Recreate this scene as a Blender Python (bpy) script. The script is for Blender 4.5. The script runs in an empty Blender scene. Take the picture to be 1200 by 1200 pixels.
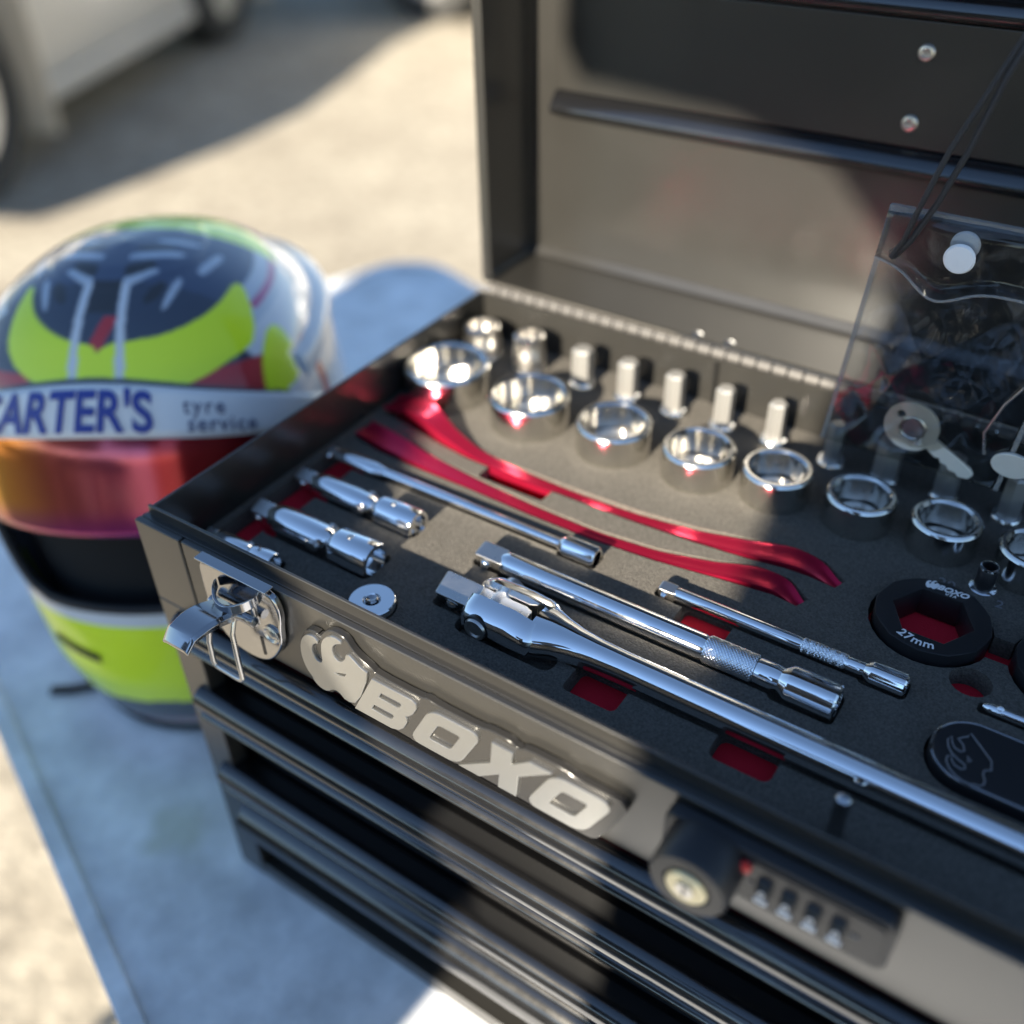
import bpy, bmesh, math, random
import numpy as np
from mathutils import Vector, Matrix
random.seed(7); rng = np.random.default_rng(7)
PI = math.pi
scene = bpy.context.scene
col = scene.collection
K = 0.001                       # everything below is written in millimetres

# ------------------------------------------------------------------ camera
cam_d = bpy.data.cameras.new('camera'); cam = bpy.data.objects.new('camera', cam_d); col.objects.link(cam)
R = ((0.82978811, 0.55770082, -0.02053012), (0.33010399, -0.52014985, -0.78770266), (-0.44998116, 0.64684923, -0.61571343))
cam.matrix_world = Matrix(((R[0][0], -R[1][0], -R[2][0], 0.3942), (R[0][1], -R[1][1], -R[2][1], -0.2261), (R[0][2], -R[1][2], -R[2][2], 0.3189), (0, 0, 0, 1)))
cam_d.sensor_width = 36; cam_d.lens = 35.54; cam_d.clip_start = 0.01; cam_d.clip_end = 400
cam_d.dof.use_dof = True; cam_d.dof.focus_distance = 0.472; cam_d.dof.aperture_fstop = 2.75
scene.camera = cam

# ------------------------------------------------------------------ light
SUN_EL = math.radians(25.0); SUN_AZ = (0.0, -1.0)
world = bpy.data.worlds.new('World'); scene.world = world; world.use_nodes = True
wn = world.node_tree; bg = wn.nodes['Background']
sky = wn.nodes.new('ShaderNodeTexSky'); sky.sky_type = 'NISHITA'; sky.sun_disc = False
sky.sun_elevation = SUN_EL; sky.sun_rotation = math.atan2(SUN_AZ[0], SUN_AZ[1]); sky.air_density = 1.0; sky.dust_density = 0.0; sky.ozone_density = 2.2
wn.links.new(sky.outputs[0], bg.inputs[0]); bg.inputs[1].default_value = 0.057
sun_d = bpy.data.lights.new('sun', 'SUN'); sun_d.energy = 5.0; sun_d.angle = math.radians(0.5); sun_d.color = (1.0, 0.90, 0.74)
sun = bpy.data.objects.new('sun', sun_d); col.objects.link(sun)
az = Vector((SUN_AZ[0], SUN_AZ[1], 0)).normalized()
sdir = Vector((az.x*math.cos(SUN_EL), az.y*math.cos(SUN_EL), math.sin(SUN_EL)))
sun.rotation_euler = sdir.to_track_quat('Z', 'Y').to_euler(); sun.location = sdir*5
vs = scene.view_settings
vs.view_transform = 'Standard'; vs.look = 'None'; vs.exposure = 2.0; vs.gamma = 1.0; vs.use_curve_mapping = False

# ------------------------------------------------------------------ materials
def mat(name, base, rough=0.5, metal=0.0, coat=0.0, bump=0.0, bscale=200.0, vary=0.0, vscale=40.0, spec=0.5, rvary=0.0, coords='Object', coat_rough=0.05, sheen=0.0, ior=1.5):
    m = bpy.data.materials.new(name); m.use_nodes = True
    nt = m.node_tree; b = nt.nodes['Principled BSDF']
    b.inputs['Base Color'].default_value = (*base, 1); b.inputs['Roughness'].default_value = rough
    b.inputs['Metallic'].default_value = metal; b.inputs['Coat Weight'].default_value = coat; b.inputs['Coat Roughness'].default_value = coat_rough
    b.inputs['Specular IOR Level'].default_value = spec; b.inputs['Sheen Weight'].default_value = sheen; b.inputs['IOR'].default_value = ior
    tc = nt.nodes.new('ShaderNodeTexCoord')
    if bump:
        n = nt.nodes.new('ShaderNodeTexNoise'); n.inputs['Scale'].default_value = bscale; n.inputs['Detail'].default_value = 3
        nt.links.new(tc.outputs[coords], n.inputs['Vector'])
        bp = nt.nodes.new('ShaderNodeBump'); bp.inputs['Strength'].default_value = bump; bp.inputs['Distance'].default_value = 0.0008
        nt.links.new(n.outputs['Fac'], bp.inputs['Height']); nt.links.new(bp.outputs[0], b.inputs['Normal'])
    if vary or rvary:
        n2 = nt.nodes.new('ShaderNodeTexNoise'); n2.inputs['Scale'].default_value = vscale; n2.inputs['Detail'].default_value = 5; n2.inputs['Roughness'].default_value = 0.65
        nt.links.new(tc.outputs[coords], n2.inputs['Vector'])
        if vary:
            mr = nt.nodes.new('ShaderNodeMapRange'); mr.inputs[1].default_value = 0.3; mr.inputs[2].default_value = 0.7; mr.inputs[3].default_value = 1-vary; mr.inputs[4].default_value = 1+vary
            nt.links.new(n2.outputs['Fac'], mr.inputs[0])
            mx = nt.nodes.new('ShaderNodeVectorMath'); mx.operation = 'SCALE'; mx.inputs[0].default_value = base
            nt.links.new(mr.outputs[0], mx.inputs['Scale']); nt.links.new(mx.outputs[0], b.inputs['Base Color'])
        if rvary:
            mr = nt.nodes.new('ShaderNodeMapRange'); mr.inputs[1].default_value = 0.3; mr.inputs[2].default_value = 0.7; mr.inputs[3].default_value = max(rough-rvary, 0.02); mr.inputs[4].default_value = rough+rvary
            nt.links.new(n2.outputs['Fac'], mr.inputs[0]); nt.links.new(mr.outputs[0], b.inputs['Roughness'])
    return m

M = {}
M['paint'] = mat('black_powder_coat', (0.019, 0.018, 0.016), 0.31, bump=0.06, bscale=1100, rvary=0.02, vscale=25, ior=1.72, coat=0.25, coat_rough=0.22)
M['rail'] = mat('gloss_black_rail', (0.007, 0.007, 0.0075), 0.17, bump=0.02, bscale=900, rvary=0.03, vscale=40, ior=1.75, coat=0.4, coat_rough=0.10)
M['recess'] = mat('drawer_black', (0.006, 0.006, 0.006), 0.33, bump=0.05, bscale=900)
M['chrome'] = mat('chrome', (0.93, 0.94, 0.95), 0.07, 1.0, rvary=0.04, vscale=150)
M['socket'] = mat('socket_chrome', (0.66, 0.65, 0.62), 0.17, 1.0, rvary=0.06, vscale=120)
M['satin'] = mat('satin_steel', (0.62, 0.60, 0.57), 0.30, 1.0, bump=0.08, bscale=1500, rvary=0.06)
M['darkchrome'] = mat('dark_chrome', (0.42, 0.42, 0.43), 0.12, 1.0, rvary=0.05, vscale=200)
M['bit'] = mat('grey_bit_steel', (0.34, 0.33, 0.31), 0.45, 0.6, bump=0.05, bscale=1200)
M['brushed'] = mat('brushed_badge', (0.52, 0.515, 0.49), 0.34, 0.94)
M['badgeback'] = mat('badge_backing', (0.030, 0.029, 0.028), 0.20, 0.25, rvary=0.05)
M['foam'] = mat('black_eva_foam', (0.100, 0.092, 0.080), 0.95, bump=1.0, bscale=1000, vary=0.42, vscale=900, spec=0.15)
M['redfoam'] = mat('red_eva_foam', (0.60, 0.016, 0.035), 0.85, bump=0.5, bscale=1200, spec=0.2)
M['redalu'] = mat('red_anodised', (0.66, 0.02, 0.075), 0.30, 0.85, bump=0.03, bscale=900)
M['plastic'] = mat('black_plastic', (0.014, 0.014, 0.016), 0.42, bump=0.05, bscale=900)
M['adapter'] = mat('black_oxide', (0.012, 0.012, 0.014), 0.38, bump=0.05, bscale=900)
M['white'] = mat('white_print', (0.75, 0.76, 0.78), 0.5)
M['greyprint'] = mat('grey_print', (0.16, 0.16, 0.17), 0.5)
M['brass'] = mat('brass_disc', (0.72, 0.64, 0.42), 0.4, 0.6)
M['redplastic'] = mat('red_plastic', (0.5, 0.02, 0.02), 0.4)
M['cord'] = mat('black_cord', (0.022, 0.023, 0.026), 0.6, bump=1.0, bscale=1100)
M['keysteel'] = mat('nickel_key', (0.72, 0.70, 0.64), 0.45, 0.35)
M['knuckle'] = mat('hinge_steel', (0.085, 0.08, 0.075), 0.6, 0.1)
M['snap'] = mat('white_snap', (0.80, 0.82, 0.85), 0.35)
M['table'] = mat('white_table_plastic', (0.78, 0.79, 0.80), 0.42, bump=0.25, bscale=120, vary=0.24, vscale=18, rvary=0.12)
def stain(m, pos, rad, colr):
    nt = m.node_tree; b = nt.nodes['Principled BSDF']; src = b.inputs['Base Color'].links[0].from_socket
    tc = nt.nodes.new('ShaderNodeTexCoord'); vm = nt.nodes.new('ShaderNodeVectorMath'); vm.operation = 'DISTANCE'; vm.inputs[1].default_value = pos
    n = nt.nodes.new('ShaderNodeTexNoise'); n.inputs['Scale'].default_value = 35; ad = nt.nodes.new('ShaderNodeVectorMath'); ad.operation = 'MULTIPLY_ADD'; ad.inputs[1].default_value = (0.05, 0.05, 0.05)
    nt.links.new(tc.outputs['Object'], n.inputs['Vector']); nt.links.new(n.outputs['Color'], ad.inputs[0]); nt.links.new(tc.outputs['Object'], ad.inputs[2]); nt.links.new(ad.outputs[0], vm.inputs[0])
    mr = nt.nodes.new('ShaderNodeMapRange'); mr.inputs[1].default_value = rad*0.4; mr.inputs[2].default_value = rad; mr.inputs[3].default_value = 0.45; mr.inputs[4].default_value = 0.0; nt.links.new(vm.outputs['Value'], mr.inputs[0])
    mx = nt.nodes.new('ShaderNodeMix'); mx.data_type = 'RGBA'; nt.links.new(mr.outputs[0], mx.inputs[0]); nt.links.new(src, mx.inputs[6]); mx.inputs[7].default_value = (*colr, 1); nt.links.new(mx.outputs[2], b.inputs['Base Color'])
stain(M['table'], (-0.025, -0.005, 0.765), 0.030, (0.50, 0.52, 0.36))
M['tablegrey'] = mat('table_leg_grey', (0.25, 0.25, 0.26), 0.4, 0.3)
M['rubber'] = mat('tyre_rubber', (0.035, 0.035, 0.034), 0.85)
M['carwhite'] = mat('silver_car_paint', (0.40, 0.39, 0.36), 0.3, 0.1, coat=0.6)
M['carwhite2'] = mat('white_car_paint', (0.72, 0.72, 0.70), 0.3, coat=0.6)
M['cardark'] = mat('car_dark_trim', (0.02, 0.02, 0.022), 0.5)
M['beigetrim'] = mat('beige_flare', (0.50, 0.43, 0.33), 0.6)
M['glass'] = mat('car_glass', (0.01, 0.012, 0.015), 0.05, spec=0.8)
M['lamp'] = mat('lamp_lens', (0.7, 0.7, 0.7), 0.1)
M['tail'] = mat('tail_lens', (0.45, 0.02, 0.02), 0.15)
M['shade_screen'] = mat('shade_screen_fabric', (0.02, 0.022, 0.028), 0.8)  # cloth of the added sun-blocking screens
M['alu'] = mat('aluminium_pole', (0.55, 0.55, 0.55), 0.4, 1.0)
M['visorblack'] = mat('helmet_black', (0.006, 0.006, 0.007), 0.55)
M['strip'] = mat('white_strip', (0.74, 0.76, 0.79), 0.3, coat=0.4)
M['bluetext'] = mat('blue_print', (0.025, 0.05, 0.30), 0.4)
M['slate'] = mat('slate_print', (0.10, 0.11, 0.20), 0.4)
M['pad'] = mat('helmet_lining', (0.006, 0.006, 0.007), 0.9)

def ground_mat():
    m = bpy.data.materials.new('pale_asphalt'); m.use_nodes = True; nt = m.node_tree; b = nt.nodes['Principled BSDF']
    tc = nt.nodes.new('ShaderNodeTexCoord')
    n1 = nt.nodes.new('ShaderNodeTexNoise'); n1.inputs['Scale'].default_value = 3.5; n1.inputs['Detail'].default_value = 8; n1.inputs['Roughness'].default_value = 0.7
    v = nt.nodes.new('ShaderNodeTexVoronoi'); v.inputs['Scale'].default_value = 70
    n3 = nt.nodes.new('ShaderNodeTexNoise'); n3.inputs['Scale'].default_value = 28; n3.inputs['Detail'].default_value = 4
    for n in (n1, v, n3): nt.links.new(tc.outputs['Object'], n.inputs['Vector'])
    cr = nt.nodes.new('ShaderNodeValToRGB'); cr.color_ramp.elements[0].position = 0.32; cr.color_ramp.elements[0].color = (0.24, 0.21, 0.165, 1); cr.color_ramp.elements[1].position = 0.68; cr.color_ramp.elements[1].color = (0.36, 0.325, 0.26, 1)
    nt.links.new(n1.outputs['Fac'], cr.inputs[0])
    mr = nt.nodes.new('ShaderNodeMapRange'); mr.inputs[1].default_value = 0.3; mr.inputs[2].default_value = 0.7; mr.inputs[3].default_value = 0.72; mr.inputs[4].default_value = 1.2
    nt.links.new(n3.outputs['Fac'], mr.inputs[0])
    mx = nt.nodes.new('ShaderNodeVectorMath'); mx.operation = 'SCALE'
    nt.links.new(cr.outputs[0], mx.inputs[0]); nt.links.new(mr.outputs[0], mx.inputs['Scale']); nt.links.new(mx.outputs[0], b.inputs['Base Color'])
    b.inputs['Roughness'].default_value = 0.9
    bp = nt.nodes.new('ShaderNodeBump'); bp.inputs['Strength'].default_value = 0.5; bp.inputs['Distance'].default_value = 0.004
    nt.links.new(v.outputs['Distance'], bp.inputs['Height']); nt.links.new(bp.outputs[0], b.inputs['Normal'])
    return m
M['ground'] = ground_mat()

def brushed_setup():                                     # fine vertical hairlines on the badge faces
    nt = M['brushed'].node_tree; b = nt.nodes['Principled BSDF']
    tc = nt.nodes.new('ShaderNodeTexCoord'); mp = nt.nodes.new('ShaderNodeMapping'); mp.inputs['Scale'].default_value = (2600, 2600, 90); mp.inputs['Rotation'].default_value = (0, 0.35, 0)
    n = nt.nodes.new('ShaderNodeTexNoise'); n.inputs['Scale'].default_value = 1; n.inputs['Detail'].default_value = 2
    nt.links.new(tc.outputs['Object'], mp.inputs[0]); nt.links.new(mp.outputs[0], n.inputs['Vector'])
    bp = nt.nodes.new('ShaderNodeBump'); bp.inputs['Strength'].default_value = 0.25; bp.inputs['Distance'].default_value = 0.0003
    nt.links.new(n.outputs['Fac'], bp.inputs['Height']); nt.links.new(bp.outputs[0], b.inputs['Normal'])
brushed_setup()

def clear_mat():
    m = bpy.data.materials.new('clear_vinyl'); m.use_nodes = True; nt = m.node_tree
    for n in list(nt.nodes): nt.nodes.remove(n)
    out = nt.nodes.new('ShaderNodeOutputMaterial'); tr = nt.nodes.new('ShaderNodeBsdfTransparent'); tr.inputs[0].default_value = (0.93, 0.935, 0.94, 1)
    gl = nt.nodes.new('ShaderNodeBsdfGlossy'); gl.inputs['Roughness'].default_value = 0.06; gl.inputs[0].default_value = (0.9, 0.9, 0.9, 1)
    fr = nt.nodes.new('ShaderNodeFresnel'); fr.inputs[0].default_value = 1.45; mx = nt.nodes.new('ShaderNodeMixShader')
    tc = nt.nodes.new('ShaderNodeTexCoord'); n = nt.nodes.new('ShaderNodeTexNoise'); n.inputs['Scale'].default_value = 26; n.inputs['Detail'].default_value = 2; n.inputs['Distortion'].default_value = 0.4
    bp = nt.nodes.new('ShaderNodeBump'); bp.inputs['Strength'].default_value = 0.16; bp.inputs['Distance'].default_value = 0.003
    nt.links.new(tc.outputs['Object'], n.inputs['Vector']); nt.links.new(n.outputs['Fac'], bp.inputs['Height'])
    nt.links.new(bp.outputs[0], gl.inputs['Normal']); nt.links.new(bp.outputs[0], fr.inputs['Normal'])
    nt.links.new(fr.outputs[0], mx.inputs[0]); nt.links.new(tr.outputs[0], mx.inputs[1]); nt.links.new(gl.outputs[0], mx.inputs[2]); nt.links.new(mx.outputs[0], out.inputs[0])
    return m
M['clear'] = clear_mat()
def weld_mat():
    m = bpy.data.materials.new('vinyl_weld'); m.use_nodes = True; nt = m.node_tree
    for n in list(nt.nodes): nt.nodes.remove(n)
    out = nt.nodes.new('ShaderNodeOutputMaterial'); tr = nt.nodes.new('ShaderNodeBsdfTransparent'); tr.inputs[0].default_value = (0.8, 0.8, 0.8, 1)
    b = nt.nodes.new('ShaderNodeBsdfPrincipled'); b.inputs['Base Color'].default_value = (0.55, 0.55, 0.55, 1); b.inputs['Roughness'].default_value = 0.2
    mx = nt.nodes.new('ShaderNodeMixShader'); mx.inputs[0].default_value = 0.30
    nt.links.new(tr.outputs[0], mx.inputs[1]); nt.links.new(b.outputs[0], mx.inputs[2]); nt.links.new(mx.outputs[0], out.inputs[0])
    return m
M['weld'] = weld_mat()
def visor_mat():                                         # iridium mirror film: tint and reflected tones painted in by position
    m = bpy.data.materials.new('iridium_visor'); m.use_nodes = True; nt = m.node_tree; b = nt.nodes['Principled BSDF']
    at = nt.nodes.new('ShaderNodeAttribute'); at.attribute_name = 'paint'
    nt.links.new(at.outputs['Color'], b.inputs['Base Color'])
    b.inputs['Metallic'].default_value = 0.65; b.inputs['Roughness'].default_value = 0.16; b.inputs['Coat Weight'].default_value = 0.2
    return m
M['visor'] = visor_mat()
def shell_mat():
    m = bpy.data.materials.new('helmet_paint'); m.use_nodes = True; nt = m.node_tree; b = nt.nodes['Principled BSDF']
    at = nt.nodes.new('ShaderNodeAttribute'); at.attribute_name = 'paint'
    nt.links.new(at.outputs['Color'], b.inputs['Base Color'])
    b.inputs['Roughness'].default_value = 0.45; b.inputs['Coat Weight'].default_value = 0.9; b.inputs['Coat Roughness'].default_value = 0.05
    return m
M['shell'] = shell_mat()

# ------------------------------------------------------------------ mesh helpers (mm in, metres out)
class MB:
    def __init__(s): s.v = []; s.f = []
    def add(s, vs, fs, mtx=None):
        o = len(s.v)
        for p in vs: s.v.append(tuple(mtx @ Vector(p)) if mtx is not None else tuple(p))
        for f in fs: s.f.append(tuple(i+o for i in f))
        return s
    def box(s, x0, x1, y0, y1, z0, z1, mtx=None):
        return s.add([(x0,y0,z0),(x1,y0,z0),(x1,y1,z0),(x0,y1,z0),(x0,y0,z1),(x1,y0,z1),(x1,y1,z1),(x0,y1,z1)],
                     [(0,3,2,1),(4,5,6,7),(0,1,5,4),(1,2,6,5),(2,3,7,6),(3,0,4,7)], mtx)
    def prism(s, poly, a, b, plane='xy', mtx=None):       # poly in plane, extruded from a to b along the third axis
        n = len(poly); area = sum(poly[i][0]*poly[(i+1)%n][1]-poly[(i+1)%n][0]*poly[i][1] for i in range(n))
        if area < 0: poly = poly[::-1]
        if plane == 'xy': mk = lambda p, t: (p[0], p[1], t)
        elif plane == 'xz': mk = lambda p, t: (p[0], t, p[1])
        else: mk = lambda p, t: (t, p[0], p[1])
        if b < a: a, b = b, a
        fl = plane == 'xz'
        vs = [mk(p, a) for p in poly]+[mk(p, b) for p in poly]
        fs = [tuple(range(n))[::-1], tuple(range(n, 2*n))]+[(i, (i+1)%n, n+(i+1)%n, n+i) for i in range(n)]
        if fl: fs = [f[::-1] for f in fs]
        return s.add(vs, fs, mtx)
    def lathe(s, prof, n=32, mtx=None, close=True):        # prof [(r, z)] about local z
        vs = []; fs = []; k = len(prof)
        for (r, z) in prof:
            for i in range(n):
                a = 2*PI*i/n; vs.append((r*math.cos(a), r*math.sin(a), z))
        for j in range(k-1):
            for i in range(n):
                fs.append((j*n+i, j*n+(i+1)%n, (j+1)*n+(i+1)%n, (j+1)*n+i))
        if close:
            fs.append(tuple(range(n))[::-1]); fs.append(tuple((k-1)*n+i for i in range(n)))
        return s.add(vs, fs, mtx)
    def tube(s, path, r, n=10, mtx=None, cap=True):
        path = [Vector(p) for p in path]; vs = []; fs = []; up = None
        for i, p in enumerate(path):
            t = (path[min(i+1, len(path)-1)]-path[max(i-1, 0)]).normalized()
            if up is None: up = Vector((0,0,1)) if abs(t.z) < 0.9 else Vector((1,0,0))
            sd = t.cross(up).normalized(); up = sd.cross(t).normalized()
            rr = r[i] if isinstance(r, (list, tuple)) else r
            for k in range(n):
                a = 2*PI*k/n; vs.append(p+sd*(rr*math.cos(a))+up*(rr*math.sin(a)))
        for i in range(len(path)-1):
            for k in range(n): fs.append((i*n+k, i*n+(k+1)%n, (i+1)*n+(k+1)%n, (i+1)*n+k))
        if cap: fs.append(tuple(range(n))[::-1]); fs.append(tuple((len(path)-1)*n+k for k in range(n)))
        return s.add(vs, fs, mtx)
    def sections(s, secs, mtx=None):                       # loft a list of equal-length loops
        n = len(secs[0]); vs = [p for sc in secs for p in sc]; fs = []
        for j in range(len(secs)-1):
            for i in range(n): fs.append((j*n+i, j*n+(i+1)%n, (j+1)*n+(i+1)%n, (j+1)*n+i))
        fs.append(tuple(range(n))[::-1]); fs.append(tuple((len(secs)-1)*n+i for i in range(n)))
        return s.add(vs, fs, mtx)
    def mesh(s, name, smooth=35):
        me = bpy.data.meshes.new(name); me.from_pydata([(x*K, y*K, z*K) for x, y, z in s.v], [], s.f); me.validate()
        bm = bmesh.new(); bm.from_mesh(me); bmesh.ops.recalc_face_normals(bm, faces=bm.faces); bm.to_mesh(me); bm.free()
        if smooth:
            me.polygons.foreach_set('use_smooth', [True]*len(me.polygons)); me.set_sharp_from_angle(angle=math.radians(smooth))
        return me
    def build(s, name, m, parent=None, bevel=0, smooth=35, seg=2):
        me = s.mesh(name, smooth); me.materials.append(M[m])
        return link(name, me, parent, bevel, seg)
def link(name, me, parent=None, bevel=0, seg=2):
    o = bpy.data.objects.new(name, me); col.objects.link(o)
    if parent is not None: o.parent = parent
    if bevel:
        md = o.modifiers.new('bevel', 'BEVEL'); md.width = bevel*K; md.segments = seg; md.limit_method = 'ANGLE'; md.angle_limit = math.radians(32); md.harden_normals = True
    return o
def tag(o, label, cat, group=None, kind=None):
    if kind: o['kind'] = kind
    o['label'] = label; o['category'] = cat
    if group: o['group'] = group
    return o
def thing(name, label, cat, loc=(0,0,0), rz=0, group=None):
    o = bpy.data.objects.new(name, None); col.objects.link(o); o.empty_display_size = 0.01
    o.location = (loc[0]*K, loc[1]*K, loc[2]*K); o.rotation_euler = (0, 0, rz)
    return tag(o, label, cat, group)
AX = Matrix(((0,0,1,0),(0,1,0,0),(-1,0,0,0),(0,0,0,1)))     # lathe z -> world x
def ax_x(x=0, y=0, z=0): return Matrix.Translation((x, y, z)) @ AX
FY = Matrix(((1,0,0,0),(0,0,-1,0),(0,1,0,0),(0,0,0,1)))      # lathe z -> world -y
def ax_my(x=0, y=0, z=0): return Matrix.Translation((x, y, z)) @ FY
def rrect(x0, x1, y0, y1, r, n=5):
    pts = []
    for cx, cy, a0 in ((x1-r, y1-r, 0), (x0+r, y1-r, 90), (x0+r, y0+r, 180), (x1-r, y0+r, 270)):
        for k in range(n+1):
            a = math.radians(a0+90*k/n); pts.append((cx+r*math.cos(a), cy+r*math.sin(a)))
    return pts
def ngon(n, r, cx=0, cy=0, a0=0): return [(cx+r*math.cos(a0+2*PI*i/n), cy+r*math.sin(a0+2*PI*i/n)) for i in range(n)]
def curve_mesh(name, loops, extrude, bevel=0.0, mtx=None):   # filled 2D outline with holes, returns an MB
    cu = bpy.data.curves.new(name, 'CURVE'); cu.dimensions = '2D'; cu.fill_mode = 'BOTH'; cu.extrude = extrude; cu.bevel_depth = bevel; cu.bevel_resolution = 1
    for lp in loops:
        sp = cu.splines.new('POLY'); sp.points.add(len(lp)-1); sp.use_cyclic_u = True
        for i, p in enumerate(lp): sp.points[i].co = (p[0], p[1], 0, 1)
    return cv(cu, mtx)
def cv(cu, mtx=None):
    ob = bpy.data.objects.new('tmp', cu); col.objects.link(ob)
    dg = bpy.context.evaluated_depsgraph_get(); me = bpy.data.meshes.new_from_object(ob.evaluated_get(dg))
    bpy.data.objects.remove(ob); bpy.data.curves.remove(cu)
    b = MB(); b.add([v.co.copy() for v in me.vertices], [tuple(p.vertices) for p in me.polygons], mtx); bpy.data.meshes.remove(me)
    return b
def text_mesh(body, size, extrude=0.3, bold=0.0, shear=0.0, mtx=None, align='CENTER', spacing=1.0):
    cu = bpy.data.curves.new('txt', 'FONT'); cu.body = body; cu.size = size; cu.extrude = extrude; cu.offset = bold; cu.shear = shear
    cu.align_x = align; cu.align_y = 'CENTER'; cu.space_character = spacing; cu.resolution_u = 4
    return cv(cu, mtx)
FRONT = Matrix(((1,0,0,0),(0,0,-1,0),(0,1,0,0),(0,0,0,1)))   # drawing plane -> front face (x, z), facing -y
def front_at(y): return Matrix.Translation((0, y, 0)) @ FRONT

# ------------------------------------------------------------------ ground and table
TZ = -304.0; GZ = -1045.0
g = MB(); g.add([(-60000,-60000,GZ),(60000,-60000,GZ),(60000,60000,GZ),(-60000,60000,GZ)], [(0,1,2,3)])
go = g.build('ground', 'ground', smooth=0); go['kind'] = 'structure'; go['label'] = 'pale sunlit asphalt paddock ground'

TA = math.radians(-20.0)
tb = thing('folding_table', 'pale plastic folding table under the tool chest and helmet', 'table', (0, 0, GZ), TA)
top = rrect(-790, 1030, -107, 640, 75, 8)
HT = TZ-GZ
t = MB(); t.prism(top, HT-42, HT-1.5); t.build('table_top', 'table', tb, bevel=6, seg=3)
inner = rrect(-778, 1018, -95, 628, 66, 8)
def ring_mb(out, inn, z0, z1):
    m = MB(); n = len(out)
    vs = [(p[0],p[1],z0) for p in out]+[(p[0],p[1],z1) for p in out]+[(p[0],p[1],z1) for p in inn]+[(p[0],p[1],z0) for p in inn]
    fs = []
    for i in range(n):
        j = (i+1)%n
        fs += [(i,j,n+j,n+i),(n+i,n+j,2*n+j,2*n+i),(2*n+i,2*n+j,3*n+j,3*n+i)]
    return m.add(vs, fs)
ring_mb(rrect(-792, 1032, -109, 642, 77, 8), inner, HT-20, HT+2.5).build('edge_rim', 'table', tb, bevel=1.5)
for lx in (-600, 840):
    for ly in (-40, 570):
        l = MB(); l.tube([(lx, ly, 0), (lx, ly, HT-42)], 14, 14); l.build('leg', 'tablegrey', tb)
    l = MB(); l.tube([(lx, -40, 120), (lx, 570, 120)], 9, 10); l.build('crossbar', 'tablegrey', tb)

# ------------------------------------------------------------------ tool chest
W = 640.0; D = 305.0
tc = thing('tool_chest', 'open black steel tool chest with chrome latch, badge and ribbed drawers', 'tool chest', (0, 0, TZ))
TCZ = -TZ                                                      # children are written in chest-top coordinates, shifted here
class TB(MB):
    def build(s, name, m, parent=None, bevel=0, smooth=35, seg=2):
        s.v = [(x, y, z+TCZ) for x, y, z in s.v] if parent is None or parent is tc else s.v
        return MB.build(s, name, m, parent or tc, bevel, smooth, seg)
def subbuild(mb, name, m, parent, bevel=0, smooth=35): 
    mb.v = [(x, y, z+TCZ) for x, y, z in mb.v]
    return MB.build(mb, name, m, parent, bevel, smooth)
# shell
s = TB(); s.box(0.3, 2.5, 3, D, -303.5, -1); s.build('side_panel', 'paint')
s = TB(); s.box(W-2.5, W-0.3, 3, D, -303.5, -1); s.build('side_panel', 'paint')
s = TB(); s.box(2.6, W-2.6, D-2.5, D-0.3, -303, 3); s.build('back_panel', 'paint')
s = TB(); s.box(2.6, W-2.6, 14, D-3, -303.2, -300); s.build('base_panel', 'paint')
s = TB(); s.box(2.6, W-2.6, 10, D-3, -66, -62); s.build('tray_floor', 'recess')
# front fascia: corner piece, seam, long panel
s = TB(); s.box(0, 33.2, 0, 4, -54, 0); s.build('corner_panel', 'paint', bevel=0.8)
fa = TB(); fa.box(34.4, W, 0.2, 4, -54, 0); fascia = fa.build('front_panel', 'paint', bevel=0.8)
s = TB(); s.box(33, 34.6, 1.5, 4, -54, -1); s.build('seam', 'recess')
for px in (0, W-22):
    s = TB(); s.box(px, px+22, 0, 12, -303.8, -54.3); s.build('corner_post', 'paint', bevel=0.8)
# rim: flat flange, raised inner lip
s = TB(); s.box(0.4, W-0.4, 4.2, 8, -2.2, -0.3); s.build('rim_flange', 'paint', bevel=0.4)
s = TB(); s.box(4, W-4, 7, 8.8, -30, 6.2); s.build('rim_lip', 'paint', bevel=0.6)
s = TB(); s.box(0.2, 6, 9, D, -2.2, 0); s.build('rim_flange', 'paint', bevel=0.5)
s = TB(); s.box(5.2, 7, 9, D-4, -44, 5.5); s.build('rim_lip', 'paint', bevel=0.6)
s = TB(); s.box(W-7, W-5.2, 9, D-4, -44, 5.5); s.build('rim_lip', 'paint', bevel=0.6)
s = TB(); s.box(W-6, W-0.2, 9, D, -2.2, 0); s.build('rim_flange', 'paint', bevel=0.5)
# drawers
def rail_profile(zt, foot=False):
    p = [(16.9, zt-4), (4, zt-0.6), (0, zt), (-3, zt-0.9), (-5.8, zt-3), (-7.6, zt-6), (-8, zt-9), (-7.4, zt-12), (-5.6, zt-14.6), (-3.6, zt-16), (-3.4, zt-18.6), (-5.6, zt-20), (-6.4, zt-21.6), (-5.6, zt-23), (0, zt-23.6), (16.9, zt-21)]
    return p
drawers = [(-58, -117), (-117, -186), (-186, -290)]
for i, (zt, zb) in enumerate(drawers):
    d = TB(); d.box(23, W-23, 17, 20, zb+1, zt-3); dr = d.build('drawer', 'recess', bevel=0.5)
    r = MB(); r.prism(rail_profile(zt), 14, W-14, 'yz'); subbuild(r, 'pull_rail', 'rail', dr, smooth=50)
r = MB(); r.prism([(16.9, -216), (-2, -221), (-9, -229), (-11, -237), (-9, -241), (16.9, -240)], 23, W-23, 'yz'); subbuild(r, 'lower_lip', 'rail', dr, smooth=50)
s = TB(); s.box(22.3, W-22.3, 0.4, 12, -303.6, -291); s.build('bottom_frame', 'paint', bevel=0.8)
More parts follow.
